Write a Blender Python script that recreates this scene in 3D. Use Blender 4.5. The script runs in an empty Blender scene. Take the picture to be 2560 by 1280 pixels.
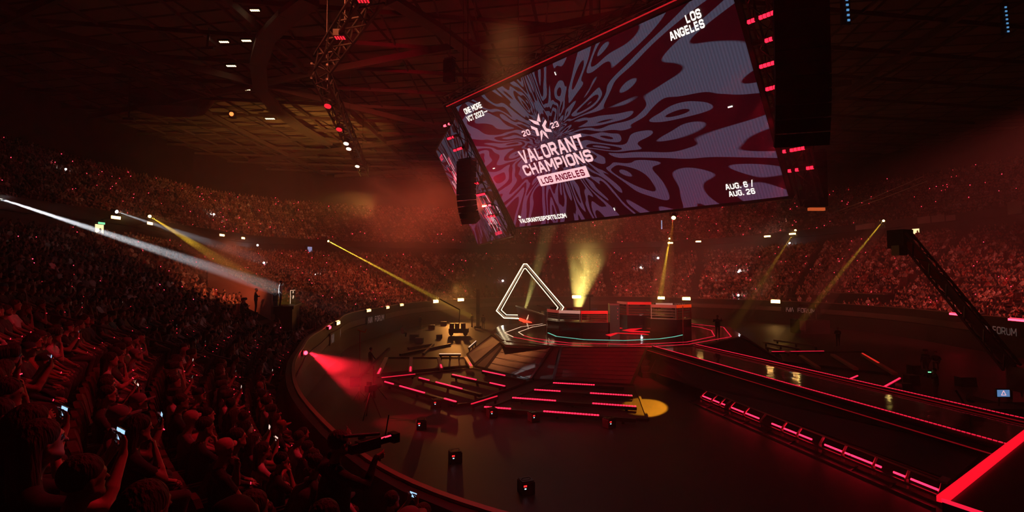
import bpy, bmesh, math, random
import numpy as np
from mathutils import Vector, Matrix

# ------------------------------------------------------------------ camera
S = bpy.context.scene
COL = S.collection
cam_d = bpy.data.cameras.new('camera'); cam = bpy.data.objects.new('camera', cam_d); COL.objects.link(cam)
cam_d.sensor_width = 36; cam_d.lens = 36 * 1250 / 2560; cam_d.clip_start = .05; cam_d.clip_end = 500
cam.location = (0, 0, 6.6); cam.rotation_euler = (math.radians(92.43), 0, 0)
S.camera = cam
W = bpy.data.worlds.new('world'); S.world = W; W.use_nodes = True
W.node_tree.nodes['Background'].inputs[0].default_value = (1, .08, .06, 1)
W.node_tree.nodes['Background'].inputs[1].default_value = 0.0
S.view_settings.view_transform = 'Standard'; S.view_settings.look = 'None'
S.view_settings.exposure = 0.0; S.view_settings.gamma = 1; S.view_settings.use_curve_mapping = False
cy = S.cycles
cy.max_bounces = 4; cy.diffuse_bounces = 2; cy.glossy_bounces = 2; cy.transmission_bounces = 2
cy.volume_bounces = 0; cy.transparent_max_bounces = 4
cy.caustics_reflective = False; cy.caustics_refractive = False
cy.sample_clamp_indirect = 3; cy.volume_step_rate = 4; cy.volume_max_steps = 96
cy.use_denoising = True; cy.use_adaptive_sampling = True; cy.adaptive_threshold = .03; cy.adaptive_min_samples = 16

R = random.Random(7)
pi = math.pi

# ------------------------------------------------------------------ spot lights
def spot(name, loc, target, power, color, deg, blend=.25, size=.12):
    l = bpy.data.lights.new(name, 'SPOT'); l.energy = power; l.color = color
    l.spot_size = math.radians(deg); l.spot_blend = blend; l.shadow_soft_size = size
    o = bpy.data.objects.new(name, l); COL.objects.link(o); o.location = loc
    d = Vector(target) - Vector(loc); o.rotation_euler = d.to_track_quat('-Z', 'Y').to_euler()
    return o
AMBER = (1, .47, .06); RED = (1, .012, .03); ORANGE = (1, .19, .05); WARM = (1, .62, .28); WHITE = (.92, .95, 1)
YEL = (1, .58, .04)
# unseen wash spots added to light the stands, stage, floor and roof
spot('wash_left_stand', (-8, 25, 25), (-32, 70, 8), 26000, (1, .20, .07), 60, .9, .6)
spot('wash_left_stand', (-10, 27, 26), (-28, 92, 9), 36000, (1, .17, .07), 50, .9, .6)
spot('wash_near_stand', (3.5, 13.0, 18.5), (-5.2, 7.0, 4.2), 4000, RED, 72, .9, .3)
spot('wash_far_stand', (8, 48, 21), (24, 100, 7), 58000, (1, .12, .075), 62, .9, .6)
spot('wash_right_stand', (37, 24, 21), (47, 66, 2), 50000, (1, .11, .085), 50, .9, .6)
spot('wash_floor', (2, 14, 26), (8, 18, 0), 1400, RED, 80, .9, .6)
spot('wash_floor_right', (33, 20, 21), (29, 38, 0), 1800, RED, 50, .9, .4)
spot('wash_stage', (0, 19, 24), (-1.0, 38.5, .6), 90000, (1, .34, .10), 17, .9, .4)
spot('wash_desks', (14.2, 24.0, 9.7), (9.6, 46, 3), 13000, (1, .34, .24), 26, .9, .3)
spot('wash_back_floor', (-9, 79, 5), (-3, 60, 0), 6000, (1, .36, .07), 66, .9, .4)
spot('wash_roof', (-19, 68, 15), (-36, 84, 30), 22000, (1, .42, .075), 80, 1., .5)
spot('wash_roof', (-9, 26, 23), (-15.5, 64, 30), 15000, RED, 26, 1., .5)

# ------------------------------------------------------------------ helpers
def mat(name, base=(.05, .05, .05), rough=.6, metal=0., emit=None, strength=1., sample=True, spec=.5):
    m = bpy.data.materials.new(name); m.use_nodes = True
    b = m.node_tree.nodes['Principled BSDF']
    b.inputs['Base Color'].default_value = (*base, 1); b.inputs['Roughness'].default_value = rough
    b.inputs['Metallic'].default_value = metal; b.inputs['Specular IOR Level'].default_value = spec
    if emit:
        b.inputs['Emission Color'].default_value = (*emit, 1); b.inputs['Emission Strength'].default_value = strength
        if not sample: m.cycles.emission_sampling = 'NONE'
    return m
def nodes(m):
    return m.node_tree.nodes, m.node_tree.links, m.node_tree.nodes['Principled BSDF']
def noise_base(m, scale, c0, c1, detail=3, rough=None, bump=0., lo=.35, hi=.65, coord='Object'):
    n, l, b = nodes(m)
    tc = n.new('ShaderNodeTexCoord'); nz = n.new('ShaderNodeTexNoise'); nz.inputs['Scale'].default_value = scale
    nz.inputs['Detail'].default_value = detail
    l.new(tc.outputs[coord], nz.inputs['Vector'])
    rp = n.new('ShaderNodeValToRGB'); rp.color_ramp.elements[0].color = (*c0, 1); rp.color_ramp.elements[1].color = (*c1, 1)
    rp.color_ramp.elements[0].position = lo; rp.color_ramp.elements[1].position = hi
    l.new(nz.outputs['Fac'], rp.inputs['Fac']); l.new(rp.outputs['Color'], b.inputs['Base Color'])
    if bump:
        bp = n.new('ShaderNodeBump'); bp.inputs['Strength'].default_value = bump; bp.inputs['Distance'].default_value = .05
        l.new(nz.outputs['Fac'], bp.inputs['Height']); l.new(bp.outputs['Normal'], b.inputs['Normal'])
    return m
def tag(o, label=None, cat=None, group=None, kind=None):
    if label: o['label'] = label
    if cat: o['category'] = cat
    if group: o['group'] = group
    if kind: o['kind'] = kind
    return o
def thing(name, loc, label, cat, group=None, rz=0.):
    o = bpy.data.objects.new(name, None); COL.objects.link(o); o.location = loc; o.rotation_euler = (0, 0, rz)
    o.empty_display_size = .2
    return tag(o, label, cat, group)
def copy_tree(o, parent=None):
    c = o.copy(); COL.objects.link(c)
    if parent is not None: c.parent = parent
    for ch in o.children: copy_tree(ch, c)
    return c
class MB:
    """collects polygons; build() links them as one mesh object"""
    def __init__(s): s.v = []; s.f = []; s.mi = []
    def poly(s, pts, faces, mi=0):
        k = len(s.v); s.v += [tuple(float(c) for c in p) for p in pts]
        s.f += [tuple(i + k for i in f) for f in faces]; s.mi += [mi] * len(faces); return s
    def hexa(s, b, t, mi=0):
        """b, t: matching rings of points; closed prism between them"""
        n = len(b); fs = [tuple(range(n - 1, -1, -1)), tuple(range(n, 2 * n))]
        fs += [(i, (i + 1) % n, n + (i + 1) % n, n + i) for i in range(n)]
        return s.poly(list(b) + list(t), fs, mi)
    def box(s, c, size, rz=0., mi=0, rx=0.):
        x, y, z = (q / 2 for q in size); M = Matrix.Translation(c) @ Matrix.Rotation(rz, 4, 'Z') @ Matrix.Rotation(rx, 4, 'X')
        b = [M @ Vector(q) for q in ((-x, -y, -z), (x, -y, -z), (x, y, -z), (-x, y, -z))]
        t = [M @ Vector(q) for q in ((-x, -y, z), (x, -y, z), (x, y, z), (-x, y, z))]
        return s.hexa(b, t, mi)
    def prism(s, outline, z0, z1, mi=0):
        return s.hexa([(x, y, z0) for x, y in outline], [(x, y, z1) for x, y in outline], mi)
    def bar(s, a, b, w, h=None, mi=0, up=(0, 0, 1)):
        """square bar from a to b"""
        a = Vector(a); b = Vector(b); h = h or w; d = (b - a).normalized(); u = Vector(up)
        if abs(d.dot(u)) > .99: u = Vector((1, 0, 0))
        x = d.cross(u).normalized() * (w / 2); y = x.cross(d).normalized() * (h / 2)
        q = [-x - y, x - y, x + y, -x + y]
        return s.hexa([a + i for i in q], [b + i for i in q], mi)
    def tube(s, pts, r, n=8, mi=0, r1=None):
        pts = [Vector(p) for p in pts]; m = len(pts); rings = []
        prev = None
        for i, p in enumerate(pts):
            d = (pts[min(i + 1, m - 1)] - pts[max(i - 1, 0)]).normalized()
            x = d.orthogonal().normalized() if prev is None else (prev - d * prev.dot(d)).normalized()
            prev = x; y = d.cross(x); rr = r if r1 is None else r + (r1 - r) * i / max(1, m - 1)
            rings.append([p + x * (rr * math.cos(2 * pi * k / n)) + y * (rr * math.sin(2 * pi * k / n)) for k in range(n)])
        V = [q for g in rings for q in g]; F = [tuple(range(n - 1, -1, -1)), tuple((m - 1) * n + k for k in range(n))]
        F += [(i * n + k, i * n + (k + 1) % n, (i + 1) * n + (k + 1) % n, (i + 1) * n + k) for i in range(m - 1) for k in range(n)]
        return s.poly(V, F, mi)
    def ball(s, c, r, n=10, mi=0, sc=(1, 1, 1)):
        V = []; F = []; m = n // 2
        for i in range(m + 1):
            t = pi * i / m
            for k in range(n):
                a = 2 * pi * k / n
                V.append((c[0] + r * sc[0] * math.sin(t) * math.cos(a), c[1] + r * sc[1] * math.sin(t) * math.sin(a), c[2] + r * sc[2] * math.cos(t)))
        F = [(i * n + k, (i + 1) * n + k, (i + 1) * n + (k + 1) % n, i * n + (k + 1) % n) for i in range(m) for k in range(n)]
        return s.poly(V, F, mi)
    def truss(s, a, b, w, r=.03, step=None, mi=0):
        """box truss with four chords and zigzag lacing"""
        a = Vector(a); b = Vector(b); d = (b - a); L = d.length; d.normalize()
        u = Vector((0, 0, 1)) if abs(d.z) < .9 else Vector((1, 0, 0))
        x = d.cross(u).normalized() * w / 2; y = x.cross(d).normalized() * w / 2
        cs = [-x - y, x - y, x + y, -x + y]; n = max(1, round(L / (step or w * 1.3)))
        for c in cs: s.bar(a + c, b + c, r * 2, mi=mi)
        for j in range(4):
            p, q = cs[j], cs[(j + 1) % 4]
            for i in range(n):
                t0 = a + d * (L * i / n); t1 = a + d * (L * (i + 1) / n)
                s.bar(t0 + (p if i % 2 else q), t1 + (q if i % 2 else p), r * 1.2, mi=mi)
        return s
    def build(s, name, mats, parent=None, smooth=False, local=False, bevel=0.):
        me = bpy.data.meshes.new(name); off = Vector((0, 0, 0))
        V = s.v
        if parent is not None and not local:
            base = parent; off = Vector((0, 0, 0))
            while base is not None: off += Vector(base.location); base = base.parent
            V = [(x - off.x, y - off.y, z - off.z) for x, y, z in V]
        me.from_pydata(V, [], s.f)
        ml = mats if isinstance(mats, (list, tuple)) else [mats]
        for m in ml: me.materials.append(m)
        if len(ml) > 1: me.polygons.foreach_set('material_index', s.mi)
        bm = bmesh.new(); bm.from_mesh(me); bmesh.ops.recalc_face_normals(bm, faces=bm.faces); bm.to_mesh(me); bm.free()
        if smooth: me.shade_smooth()
        o = bpy.data.objects.new(name, me); COL.objects.link(o)
        if parent is not None: o.parent = parent
        if bevel:
            b = o.modifiers.new('bevel', 'BEVEL'); b.width = bevel; b.segments = 2; b.limit_method = 'ANGLE'
        return o
def frame_pts(o, d1, up, uv, off=0.):
    """points on a tilted plane: o + u*d1 + v*up + off*normal"""
    n = d1.cross(up).normalized()
    return [o + d1 * u + up * v + n * off for u, v in uv]

# ------------------------------------------------------------------ block lettering
T_ = .2
def _poly(pts, closed=False): return ('p', pts, closed)
GL = {
 'A': [('d', 0, 0, .36, 1), ('d', .8, 0, .44, 1), ('h', .2, .62, .3)], 'V': [('d', .36, 0, 0, 1), ('d', .44, 0, .8, 1)],
 'L': [_poly([(0, 1), (0, 0), (.6, 0)])], 'O': [_poly([(.15, 0), (.6, 0), (.75, .15), (.75, .85), (.6, 1), (.15, 1), (0, .85), (0, .15)], True)],
 'R': [_poly([(0, 0), (0, 1), (.55, 1), (.7, .87), (.7, .58), (.55, .45), (0, .45)]), ('d', .7, 0, .38, .45)],
 'N': [('v', 0, 0, 1), ('v', .75, 0, 1), ('d', .75, 0, 0, 1)], 'T': [('h', 0, .75, 1), ('v', .375, 0, 1)],
 'C': [_poly([(.72, .7), (.72, .85), (.57, 1), (.15, 1), (0, .85), (0, .15), (.15, 0), (.57, 0), (.72, .15), (.72, .3)])],
 'H': [('v', 0, 0, 1), ('v', .72, 0, 1), ('h', 0, .72, .5)], 'M': [('v', 0, 0, 1), ('v', .95, 0, 1), ('d', .475, .3, 0, 1), ('d', .475, .3, .95, 1)],
 'P': [_poly([(0, 0), (0, 1), (.55, 1), (.7, .87), (.7, .55), (.55, .42), (0, .42)])], 'I': [('v', 0, 0, 1)],
 'S': [_poly([(.7, .72), (.7, .87), (.57, 1), (.13, 1), (0, .87), (0, .63), (.13, .5), (.57, .5), (.7, .37), (.7, .13), (.57, 0), (.13, 0), (0, .13), (0, .28)])],
 'G': [_poly([(.72, .7), (.72, .85), (.57, 1), (.15, 1), (0, .85), (0, .15), (.15, 0), (.57, 0), (.72, .15), (.72, .45), (.42, .45)])],
 'E': [_poly([(.62, 1), (0, 1), (0, 0), (.62, 0)]), ('h', 0, .55, .5)], 'F': [_poly([(.62, 1), (0, 1), (0, 0)]), ('h', 0, .55, .5)],
 'U': [_poly([(0, 1), (0, .15), (.15, 0), (.57, 0), (.72, .15), (.72, 1)])],
 'K': [('v', 0, 0, 1), ('d', .1, .45, .6, 1), ('d', .7, 0, .3, .6)],
 '0': [_poly([(.15, 0), (.55, 0), (.7, .15), (.7, .85), (.55, 1), (.15, 1), (0, .85), (0, .15)], True)],
 '2': [_poly([(0, .75), (0, .87), (.13, 1), (.55, 1), (.68, .87), (.68, .6), (0, .15), (0, 0), (.7, 0)])],
 '3': [_poly([(0, .78), (0, .87), (.13, 1), (.55, 1), (.68, .87), (.68, .63), (.55, .5), (.25, .5)]), _poly([(.55, .5), (.68, .37), (.68, .13), (.55, 0), (.13, 0), (0, .13), (0, .22)])],
 '6': [_poly([(.68, .78), (.68, .87), (.55, 1), (.13, 1), (0, .87), (0, .13), (.13, 0), (.55, 0), (.68, .13), (.68, .42), (.55, .55), (0, .55)])],
 '.': [('h', 0, .02, 0)], '/': [('d', 0, -.05, .4, 1.1)], '-': [('h', 0, .6, .45)],
}
WD = {'I': 0, 'M': .95, '.': .02, 'L': .6, 'E': .62, 'F': .62, '/': .4, 'A': .8, 'V': .8, '-': .6, ' ': .12}
def glyph_polys(ch, t):
    """flat quads (list of 4-point lists) for one letter in a box of height 1"""
    out = []
    for g in GL.get(ch, []):
        if g[0] == 'h': out.append([(g[1] - t / 2, g[3] * (1 - t)), (g[2] + t / 2, g[3] * (1 - t)), (g[2] + t / 2, g[3] * (1 - t) + t), (g[1] - t / 2, g[3] * (1 - t) + t)])
        elif g[0] == 'v': out.append([(g[1] - t / 2, g[2]), (g[1] + t / 2, g[2]), (g[1] + t / 2, g[3]), (g[1] - t / 2, g[3])])
        elif g[0] == 'd':
            _, x0, y0, x1, y1 = g; L = math.hypot(x1 - x0, y1 - y0); w = t * L / max(.3, abs(y1 - y0)) / 2 * 1.0
            out.append([(x0 - w, y0), (x0 + w, y0), (x1 + w, y1), (x1 - w, y1)])
        else:
            pts = [Vector((x, t / 2 + y * (1 - t))) for x, y in g[1]]; cl = g[2]; n = len(pts)
            def nrm(a, b): d = (b - a).normalized(); return Vector((-d.y, d.x))
            offs = []
            for i in range(n):
                if not cl and i == 0: nn = nrm(pts[0], pts[1]); offs.append(nn * t / 2)
                elif not cl and i == n - 1: nn = nrm(pts[-2], pts[-1]); offs.append(nn * t / 2)
                else:
                    a = nrm(pts[i - 1], pts[i]); b = nrm(pts[i], pts[(i + 1) % n]); mm = (a + b)
                    if mm.length < 1e-4: mm = a
                    mm.normalize(); offs.append(mm * (t / 2 / max(.35, mm.dot(a))))
            for i in range(n if cl else n - 1):
                j = (i + 1) % n
                out.append([tuple(pts[i] + offs[i]), tuple(pts[i] - offs[i]), tuple(pts[j] - offs[j]), tuple(pts[j] + offs[j])])
    return out
def text_polys(txt, h, width=None, t=T_, gap=.16):
    """polygons for a line of capitals, left at 0, baseline 0"""
    x = t / 2; out = []
    for ch in txt:
        w = WD.get(ch, .72)
        out += [[(px + x, py) for px, py in q] for q in glyph_polys(ch, t)]
        x += w + t + gap
    tot = x - gap - t / 2
    sx = h if width is None else width / tot
    return [[(px * sx, py * h) for px, py in q] for q in out]
def lettering(mb, o, d1, up, polys, u, v, off=.02, thick=.01, mi=0, jit=0.):
    d1 = Vector(d1); up = Vector(up); o = Vector(o); n = d1.cross(up).normalized()
    for q in polys:
        b = [o + d1 * (u + x) + up * (v + y) + n * off for x, y in q]
        mb.hexa(b, [p + n * thick for p in b], mi)


# ------------------------------------------------------------------ bowl geometry
CX, CY = 13., 46.
RING = [(-.88, 7.46), (-2.45, 8.89), (-4.17, 11.6), (-5.77, 13.9), (-7.83, 18.1), (-10, 24.2), (-12.2, 32.4), (-13.68, 40), (-14.5, 57),
        (-11.3, 72.4), (-8.05, 77.9), (1.5, 86), (11.6, 90), (25.2, 85), (28, 82), (38.1, 72.4), (42.2, 63), (42, 47.5), (41.4, 41),
        (40, 30), (36.5, 19), (29, 10.5), (20, 6.6), (10, 5.2), (4, 5.5)]
TOP = [(-42.5, 38, 12.5), (-39, 13, 13.2), (-24, -4, 15.2), (-8, -16, 16.4), (13, -20, 16.4), (38, -16, 15), (58, 0, 14), (68, 25, 14.6), (70, 48, 15),
       (67, 64, 15.1), (60.4, 80, 14.8), (52.7, 93, 14.3), (42, 103.5, 13.7), (33, 105, 13.3), (10, 108, 13), (-15, 106, 13), (-36, 98.6, 13),
       (-43, 88, 12.8), (-44.3, 82, 12.7), (-43.4, 74, 12.6), (-43, 59, 12.5), (-41.3, 51.4, 12.5)]
NB = 720
def polar(pts, k):
    a = np.array([math.atan2(p[1] - CY, p[0] - CX) for p in pts])
    v = np.array([math.hypot(p[0] - CX, p[1] - CY) if k == 0 else p[2] for p in pts]); o = np.argsort(a); a, v = a[o], v[o]
    ph = -pi + 2 * pi * np.arange(NB) / NB
    f = np.interp(ph, a, v, period=2 * pi)
    ker = np.exp(-.5 * (np.arange(-14, 15) / 5.) ** 2); ker /= ker.sum()
    return np.convolve(np.concatenate([f[-14:], f, f[:14]]), ker, 'valid')
RR = polar(RING, 0); TR = polar(TOP, 0); TZ = polar(TOP, 1)
def at_phi(tab, ph): 
    x = ((ph + pi) / (2 * pi) * NB) % NB; i = int(x); t = x - i
    return tab[i % NB] * (1 - t) + tab[(i + 1) % NB] * t
Z0 = 2.2; NR = 22; WALL = 3.2; UP_D = 18.; UP_N = 19; UP_Z = 10.5
def bowl(ph, s):
    """s in rows from the rail, may be fractional; returns x, y of the lower bowl"""
    r0 = at_phi(RR, ph) + .4; r1 = at_phi(TR, ph) - 1.6; r = r0 + (r1 - r0) * s / NR
    return CX + r * math.cos(ph), CY + r * math.sin(ph)
def row_z(ph, i): return Z0 + (at_phi(TZ, ph) - 2.2 - Z0) * i / NR
def upper(ph, s):
    r = at_phi(TR, ph) + .5 + UP_D * s / UP_N
    return CX + r * math.cos(ph), CY + r * math.sin(ph)
def upper_z(ph, i): return at_phi(TZ, ph) + .1 + UP_Z * i / UP_N
def ring_xy(ph, d=0.):
    r = at_phi(RR, ph) + d; return CX + r * math.cos(ph), CY + r * math.sin(ph)
def phi_of(x, y): return math.atan2(y - CY, x - CX)
SEG = 220
PH = [-pi + 2 * pi * k / SEG for k in range(SEG)]
def loft(name, prof, m):
    """prof: list of functions ph -> (x, y, z); quads between neighbours all the way round"""
    V = [f(p) for f in prof for p in PH]; F = []
    for j in range(len(prof) - 1):
        for k in range(SEG): F.append((j * SEG + k, j * SEG + (k + 1) % SEG, (j + 1) * SEG + (k + 1) % SEG, (j + 1) * SEG + k))
    me = bpy.data.meshes.new(name); me.from_pydata(V, [], F); me.materials.append(m)
    o = bpy.data.objects.new(name, me); COL.objects.link(o); o['kind'] = 'structure'; return o

M_floor = noise_base(mat('arena_floor', rough=.5), .25, (.024, .014, .013), (.038, .023, .020), rough=None)
M_conc = noise_base(mat('dark_concrete', rough=.85), .6, (.045, .032, .03), (.07, .05, .045))
M_wall = noise_base(mat('black_wall', rough=.55), .4, (.018, .014, .014), (.030, .023, .022))
M_band = noise_base(mat('grey_fascia', rough=.5), .5, (.10, .085, .078), (.14, .115, .105))
M_black = mat('black_paint', (.012, .011, .011), .45)
M_blackgloss = mat('black_gloss', (.012, .010, .010), .18)
M_metal = mat('dark_metal', (.09, .08, .078), .4, .8)
M_alu = mat('aluminium', (.42, .40, .38), .35, .9)
M_rail = mat('rail_paint', (.35, .24, .20), .4, .3)
M_letter = mat('white_sign_letters', (.75, .70, .68), .5, emit=(1, .75, .68), strength=.06, sample=False)

fl = MB(); fl.poly([(*ring_xy(p, .05), 0.) for p in PH], [tuple(range(SEG))]); o = fl.build('floor', M_floor); o['kind'] = 'structure'
loft('wall_bowl', [lambda p: (*ring_xy(p), -.05), lambda p: (*ring_xy(p), 1.68), lambda p: (*ring_xy(p, .04), 1.72), lambda p: (*ring_xy(p, .04), WALL - .06),
                   lambda p: (*ring_xy(p, -.03), WALL - .06), lambda p: (*ring_xy(p, -.03), WALL), lambda p: (*ring_xy(p, .26), WALL), lambda p: (*ring_xy(p, .26), Z0 - .3)], M_wall)
prof = [lambda p: (*bowl(p, -.2), Z0 - .3)]
for i in range(NR):
    prof.append(lambda p, i=i: (*bowl(p, i if i else -.2), row_z(p, i))); prof.append(lambda p, i=i: (*bowl(p, i + 1), row_z(p, i)))
prof.append(lambda p: (*bowl(p, NR), row_z(p, NR))); prof.append(lambda p: (*upper(p, -1.2), row_z(p, NR)))
loft('floor_lower_stand', prof, M_conc)
loft('wall_concourse', [lambda p: (*upper(p, -.95), row_z(p, NR) - .1), lambda p: (*upper(p, -.95), upper_z(p, 0) - .5), lambda p: (*upper(p, -1.4), upper_z(p, 0) - .45), lambda p: (*upper(p, -1.4), upper_z(p, 0) + .75),
                        lambda p: (*upper(p, -1.1), upper_z(p, 0) + .75), lambda p: (*upper(p, -1.1), upper_z(p, 0) - .3)], M_wall)
prof = []
for i in range(UP_N):
    prof.append(lambda p, i=i: (*upper(p, i if i else -1.1), upper_z(p, i))); prof.append(lambda p, i=i: (*upper(p, i + 1), upper_z(p, i)))
loft('floor_upper_stand', prof, M_conc)
loft('wall_outer', [lambda p: (*upper(p, UP_N), upper_z(p, UP_N - 1)), lambda p: (*upper(p, UP_N + .4), 31.5)], M_wall)

# strips along the fascia: the lighter band with gaps where the name boards hang
def strip(mb, p0, p1, z0, z1, d=-.05, th=.05, step=.012):
    n = max(2, int(abs(p1 - p0) / step)); ps = [p0 + (p1 - p0) * k / n for k in range(n + 1)]
    V = []
    for p in ps: V += [(*ring_xy(p, d), z0), (*ring_xy(p, d), z1), (*ring_xy(p, d + th), z1), (*ring_xy(p, d + th), z0)]
    F = []
    for k in range(n):
        for j in range(4): F.append((k * 4 + j, k * 4 + (j + 1) % 4, k * 4 + 4 + (j + 1) % 4, k * 4 + 4 + j))
    F += [(0, 1, 2, 3), tuple(4 * n + q for q in (3, 2, 1, 0))]
    mb.poly(V, F)
BOARDS = [((2435, 2545), 'red-lit venue name board on the bowl wall under the red tubes at far right'),
          ((1958, 2042), 'venue name board on the bowl wall behind the platform camera'),
          ((1666, 1714), 'venue name board on the far bowl wall behind the right player desk'),
          ((914, 936), 'small amber-lit venue name board on the left bowl wall, farther one'),
          ((814, 836), 'red-lit venue name board on the left bowl wall beside the red beam')]
def phi_px(px):
    """bearing on the far side of the bowl wall that a horizontal sight line meets"""
    d = (px - 1280) / 1250.; best = None
    for k in range(2400):
        p = -pi + 2 * pi * k / 2400; x, y = ring_xy(p)
        if y < 30: continue
        e = abs(x / y - d)
        if best is None or e < best[0]: best = (e, p)
    return best[1]
bphi = []
for (a, b), lab in BOARDS:
    p0, p1 = phi_px(a), phi_px(b); bphi.append((p0, p1, lab))
bphi[3] = (phi_of(-14.4, 52.4), phi_of(-14.5, 57.4), bphi[3][2]); bphi[4] = (phi_of(-13.0, 36.6), phi_of(-13.6, 41.2), bphi[4][2])
cuts = sorted((min(a, b) % (2 * pi), max(a, b) % (2 * pi)) for a, b, _ in bphi)
mb = MB(); pos = cuts[-1][1] - 2 * pi + .012
for a, b in cuts:
    strip(mb, pos, a - .012, 1.78, 2.36); pos = b + .012
o = mb.build('trim_1', M_band); o['kind'] = 'structure'
mb = MB(); strip(mb, -pi, pi, WALL - .02, WALL + .05, -.09, .12); o = mb.build('trim_2', M_rail); o['kind'] = 'structure'
# the venue's name, letters fixed to the boards
KIA = [('v', 0, 0, 1), ('d', .12, .42, .62, 1), ('d', .95, 0, .45, .62), ('d', 1.0, 0, 1.45, 1), ('d', 1.62, 0, 1.45, 1), ('d', 1.68, 0, 2.15, 1), ('d', 2.6, 0, 2.2, 1)]
def kia_polys(h):
    GL['~'] = KIA; WD['~'] = 2.6; return text_polys('~', h, 1.75 * h * 1.05, .16)
for p0, p1, lab in bphi:
    pm = (p0 + p1) / 2; x, y = ring_xy(pm, -.1); t = thing('name_board', (x, y, 1.62), lab, 'sign')
    b = MB(); strip(b, min(p0, p1), max(p0, p1), 1.62, 2.5, -.09, .06); b.build('panel', M_black, t)
    xa, ya = ring_xy(p0, -.12); xb, yb = ring_xy(p1, -.12); d = Vector((xb - xa, yb - ya, 0))
    n = d.cross(Vector((0, 0, 1)))
    if n.x * (CX - x) + n.y * (CY - y) < 0: xa, ya, xb, yb = xb, yb, xa, ya; d = -d
    L = d.length; d.normalize(); h = min(.62, L / 6.6); L0 = L * .06
    b = MB(); lettering(b, (xa, ya, 2.06 - h / 2), d, (0, 0, 1), kia_polys(h), L0, 0, .0); b.build('emblem', M_letter, t)
    b = MB(); lettering(b, (xa, ya, 2.06 - h / 2), d, (0, 0, 1), text_polys('FORUM', h, L * .52, .14), L * .42, 0, .0); b.build('lettering', M_letter, t)

# ------------------------------------------------------------------ roof
M_ceil = mat('roof_tiles', (.09, .075, .06), .9)
n, l, b = nodes(M_ceil)
tc = n.new('ShaderNodeTexCoord'); br = n.new('ShaderNodeTexBrick'); mp = n.new('ShaderNodeMapping'); mp.inputs['Rotation'].default_value = (0, 0, .16)
br.offset = 0; br.inputs['Scale'].default_value = 1.; br.inputs['Brick Width'].default_value = 5.2; br.inputs['Row Height'].default_value = 2.1
br.inputs['Mortar Size'].default_value = .17; br.inputs['Mortar'].default_value = (.012, .010, .009, 1)
br.inputs['Color1'].default_value = (.24, .20, .15, 1); br.inputs['Color2'].default_value = (.13, .11, .085, 1)
l.new(tc.outputs['Object'], mp.inputs['Vector']); l.new(mp.outputs['Vector'], br.inputs['Vector']); l.new(br.outputs['Color'], b.inputs['Base Color'])
mb = MB(); mb.poly([(*upper(p, UP_N + .6), 30.6) for p in PH] + [(CX, CY, 31.6)], [(k, (k + 1) % SEG, SEG) for k in range(SEG)])
o = mb.build('ceiling', M_ceil); o['kind'] = 'structure'
R4 = random.Random(21)
M_beam = mat('roof_steel', (.10, .085, .075), .7, .2)
def beam(a, b, w=.35, h=.7):
    m = MB(); m.bar(a, b, w, h); o = m.build('ceiling_beam', M_beam); o['kind'] = 'structure'
for k, (a, b) in enumerate([((-70, 20, 29.4), (10, 96, 29.4)), ((-60, 70, 29.3), (40, 30, 29.3)), ((-52, 98, 29.5), (40, 58, 29.5)), ((-26, -10, 29.6), (-20, 120, 29.6)),
        ((-8, -10, 29.6), (2, 120, 29.6)), ((14, 0, 29.6), (26, 118, 29.6)), ((34, 0, 29.6), (48, 112, 29.6)), ((-50, 46, 29.4), (30, 8, 29.4)), ((-44, 0, 29.6), (-42, 112, 29.6)), ((-40, 112, 29.4), (50, 84, 29.4))]): beam(a, b)
for k in range(26):
    x = -62 + 4.6 * k; beam((x, -6, 30.0), (x + 6 * (R4.random() - .5), 118, 30.0), .12, .3)
for k in range(16):
    y = 18 + 6.4 * k; beam((-66, y - 9, 29.9), (70, y + 12, 29.9), .16, .4)
def curved_beam(pts, w=1.3, h=.5):
    m = MB()
    for i in range(len(pts) - 1): m.bar(pts[i], pts[i + 1], w, h)
    o = m.build('ceiling_beam', M_beam); o['kind'] = 'structure'
curved_beam([(-16.337, 39.524, 29.000), (-19.226, 42.003, 29.000), (-23.056, 45.953, 29.000), (-26.708, 51.672, 29.000), (-29.891, 58.599, 29.000), (-31.642, 66.148, 29.000), (-31.853, 74.242, 29.000), (-30.966, 83.273, 29.000)], 1.6)
curved_beam([(-9.618, 39.171, 28.800), (-6.471, 44.038, 28.800), (-3.982, 48.875, 28.800), (-1.381, 53.034, 28.800)], 1.2)
# lamps set in the roof tiles
M_rooflamp = mat('roof_lamp', (.3, .3, .3), .5, emit=(1, .74, .38), strength=5, sample=False)
for i, q in enumerate([(-22.577, 42.936, 30.000), (-28.677, 48.838, 30.000), (-26.312, 48.585, 30.000), (-31.137, 54.500, 30.000), (-33.306, 61.480, 30.000), (-36.351, 71.891, 30.000), (-35.778, 72.995, 30.000), (-36.611, 77.980, 30.000), (-33.768, 90.852, 30.000), (-43.192, 83.441, 30.000)]):
    t = thing('roof_lamp', q, ['warm slotted lamp in the roof near the top of the picture', 'left one of two level warm roof lamps beside the hanging pole', 'right one of two level warm roof lamps beside the hanging pole',
        'single warm roof lamp below the level pair', 'warm roof lamp beside the cluster of rigging lamps', 'small warm roof lamp right of the orange hanging lantern', 'small warm roof lamp second right of the orange hanging lantern',
        'warm roof lamp at the corner of the amber-lit tiles', 'lone warm roof lamp far off near the hazy roof edge', 'warm roof lamp in the dim tiles under the orange lantern'][i], 'lamp')
    f = q[1] / 58.
    m = MB(); m.box((q[0], q[1], q[2] + .12), (1.3 * f, .5 * f, .2)); m.build('housing', M_black, t)
    m = MB()
    for k in range(5): m.box((q[0] + (k - 2) * .22 * f, q[1], q[2]), (.13 * f, .3 * f, .06))
    m.build('lens', M_rooflamp, t)

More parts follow.
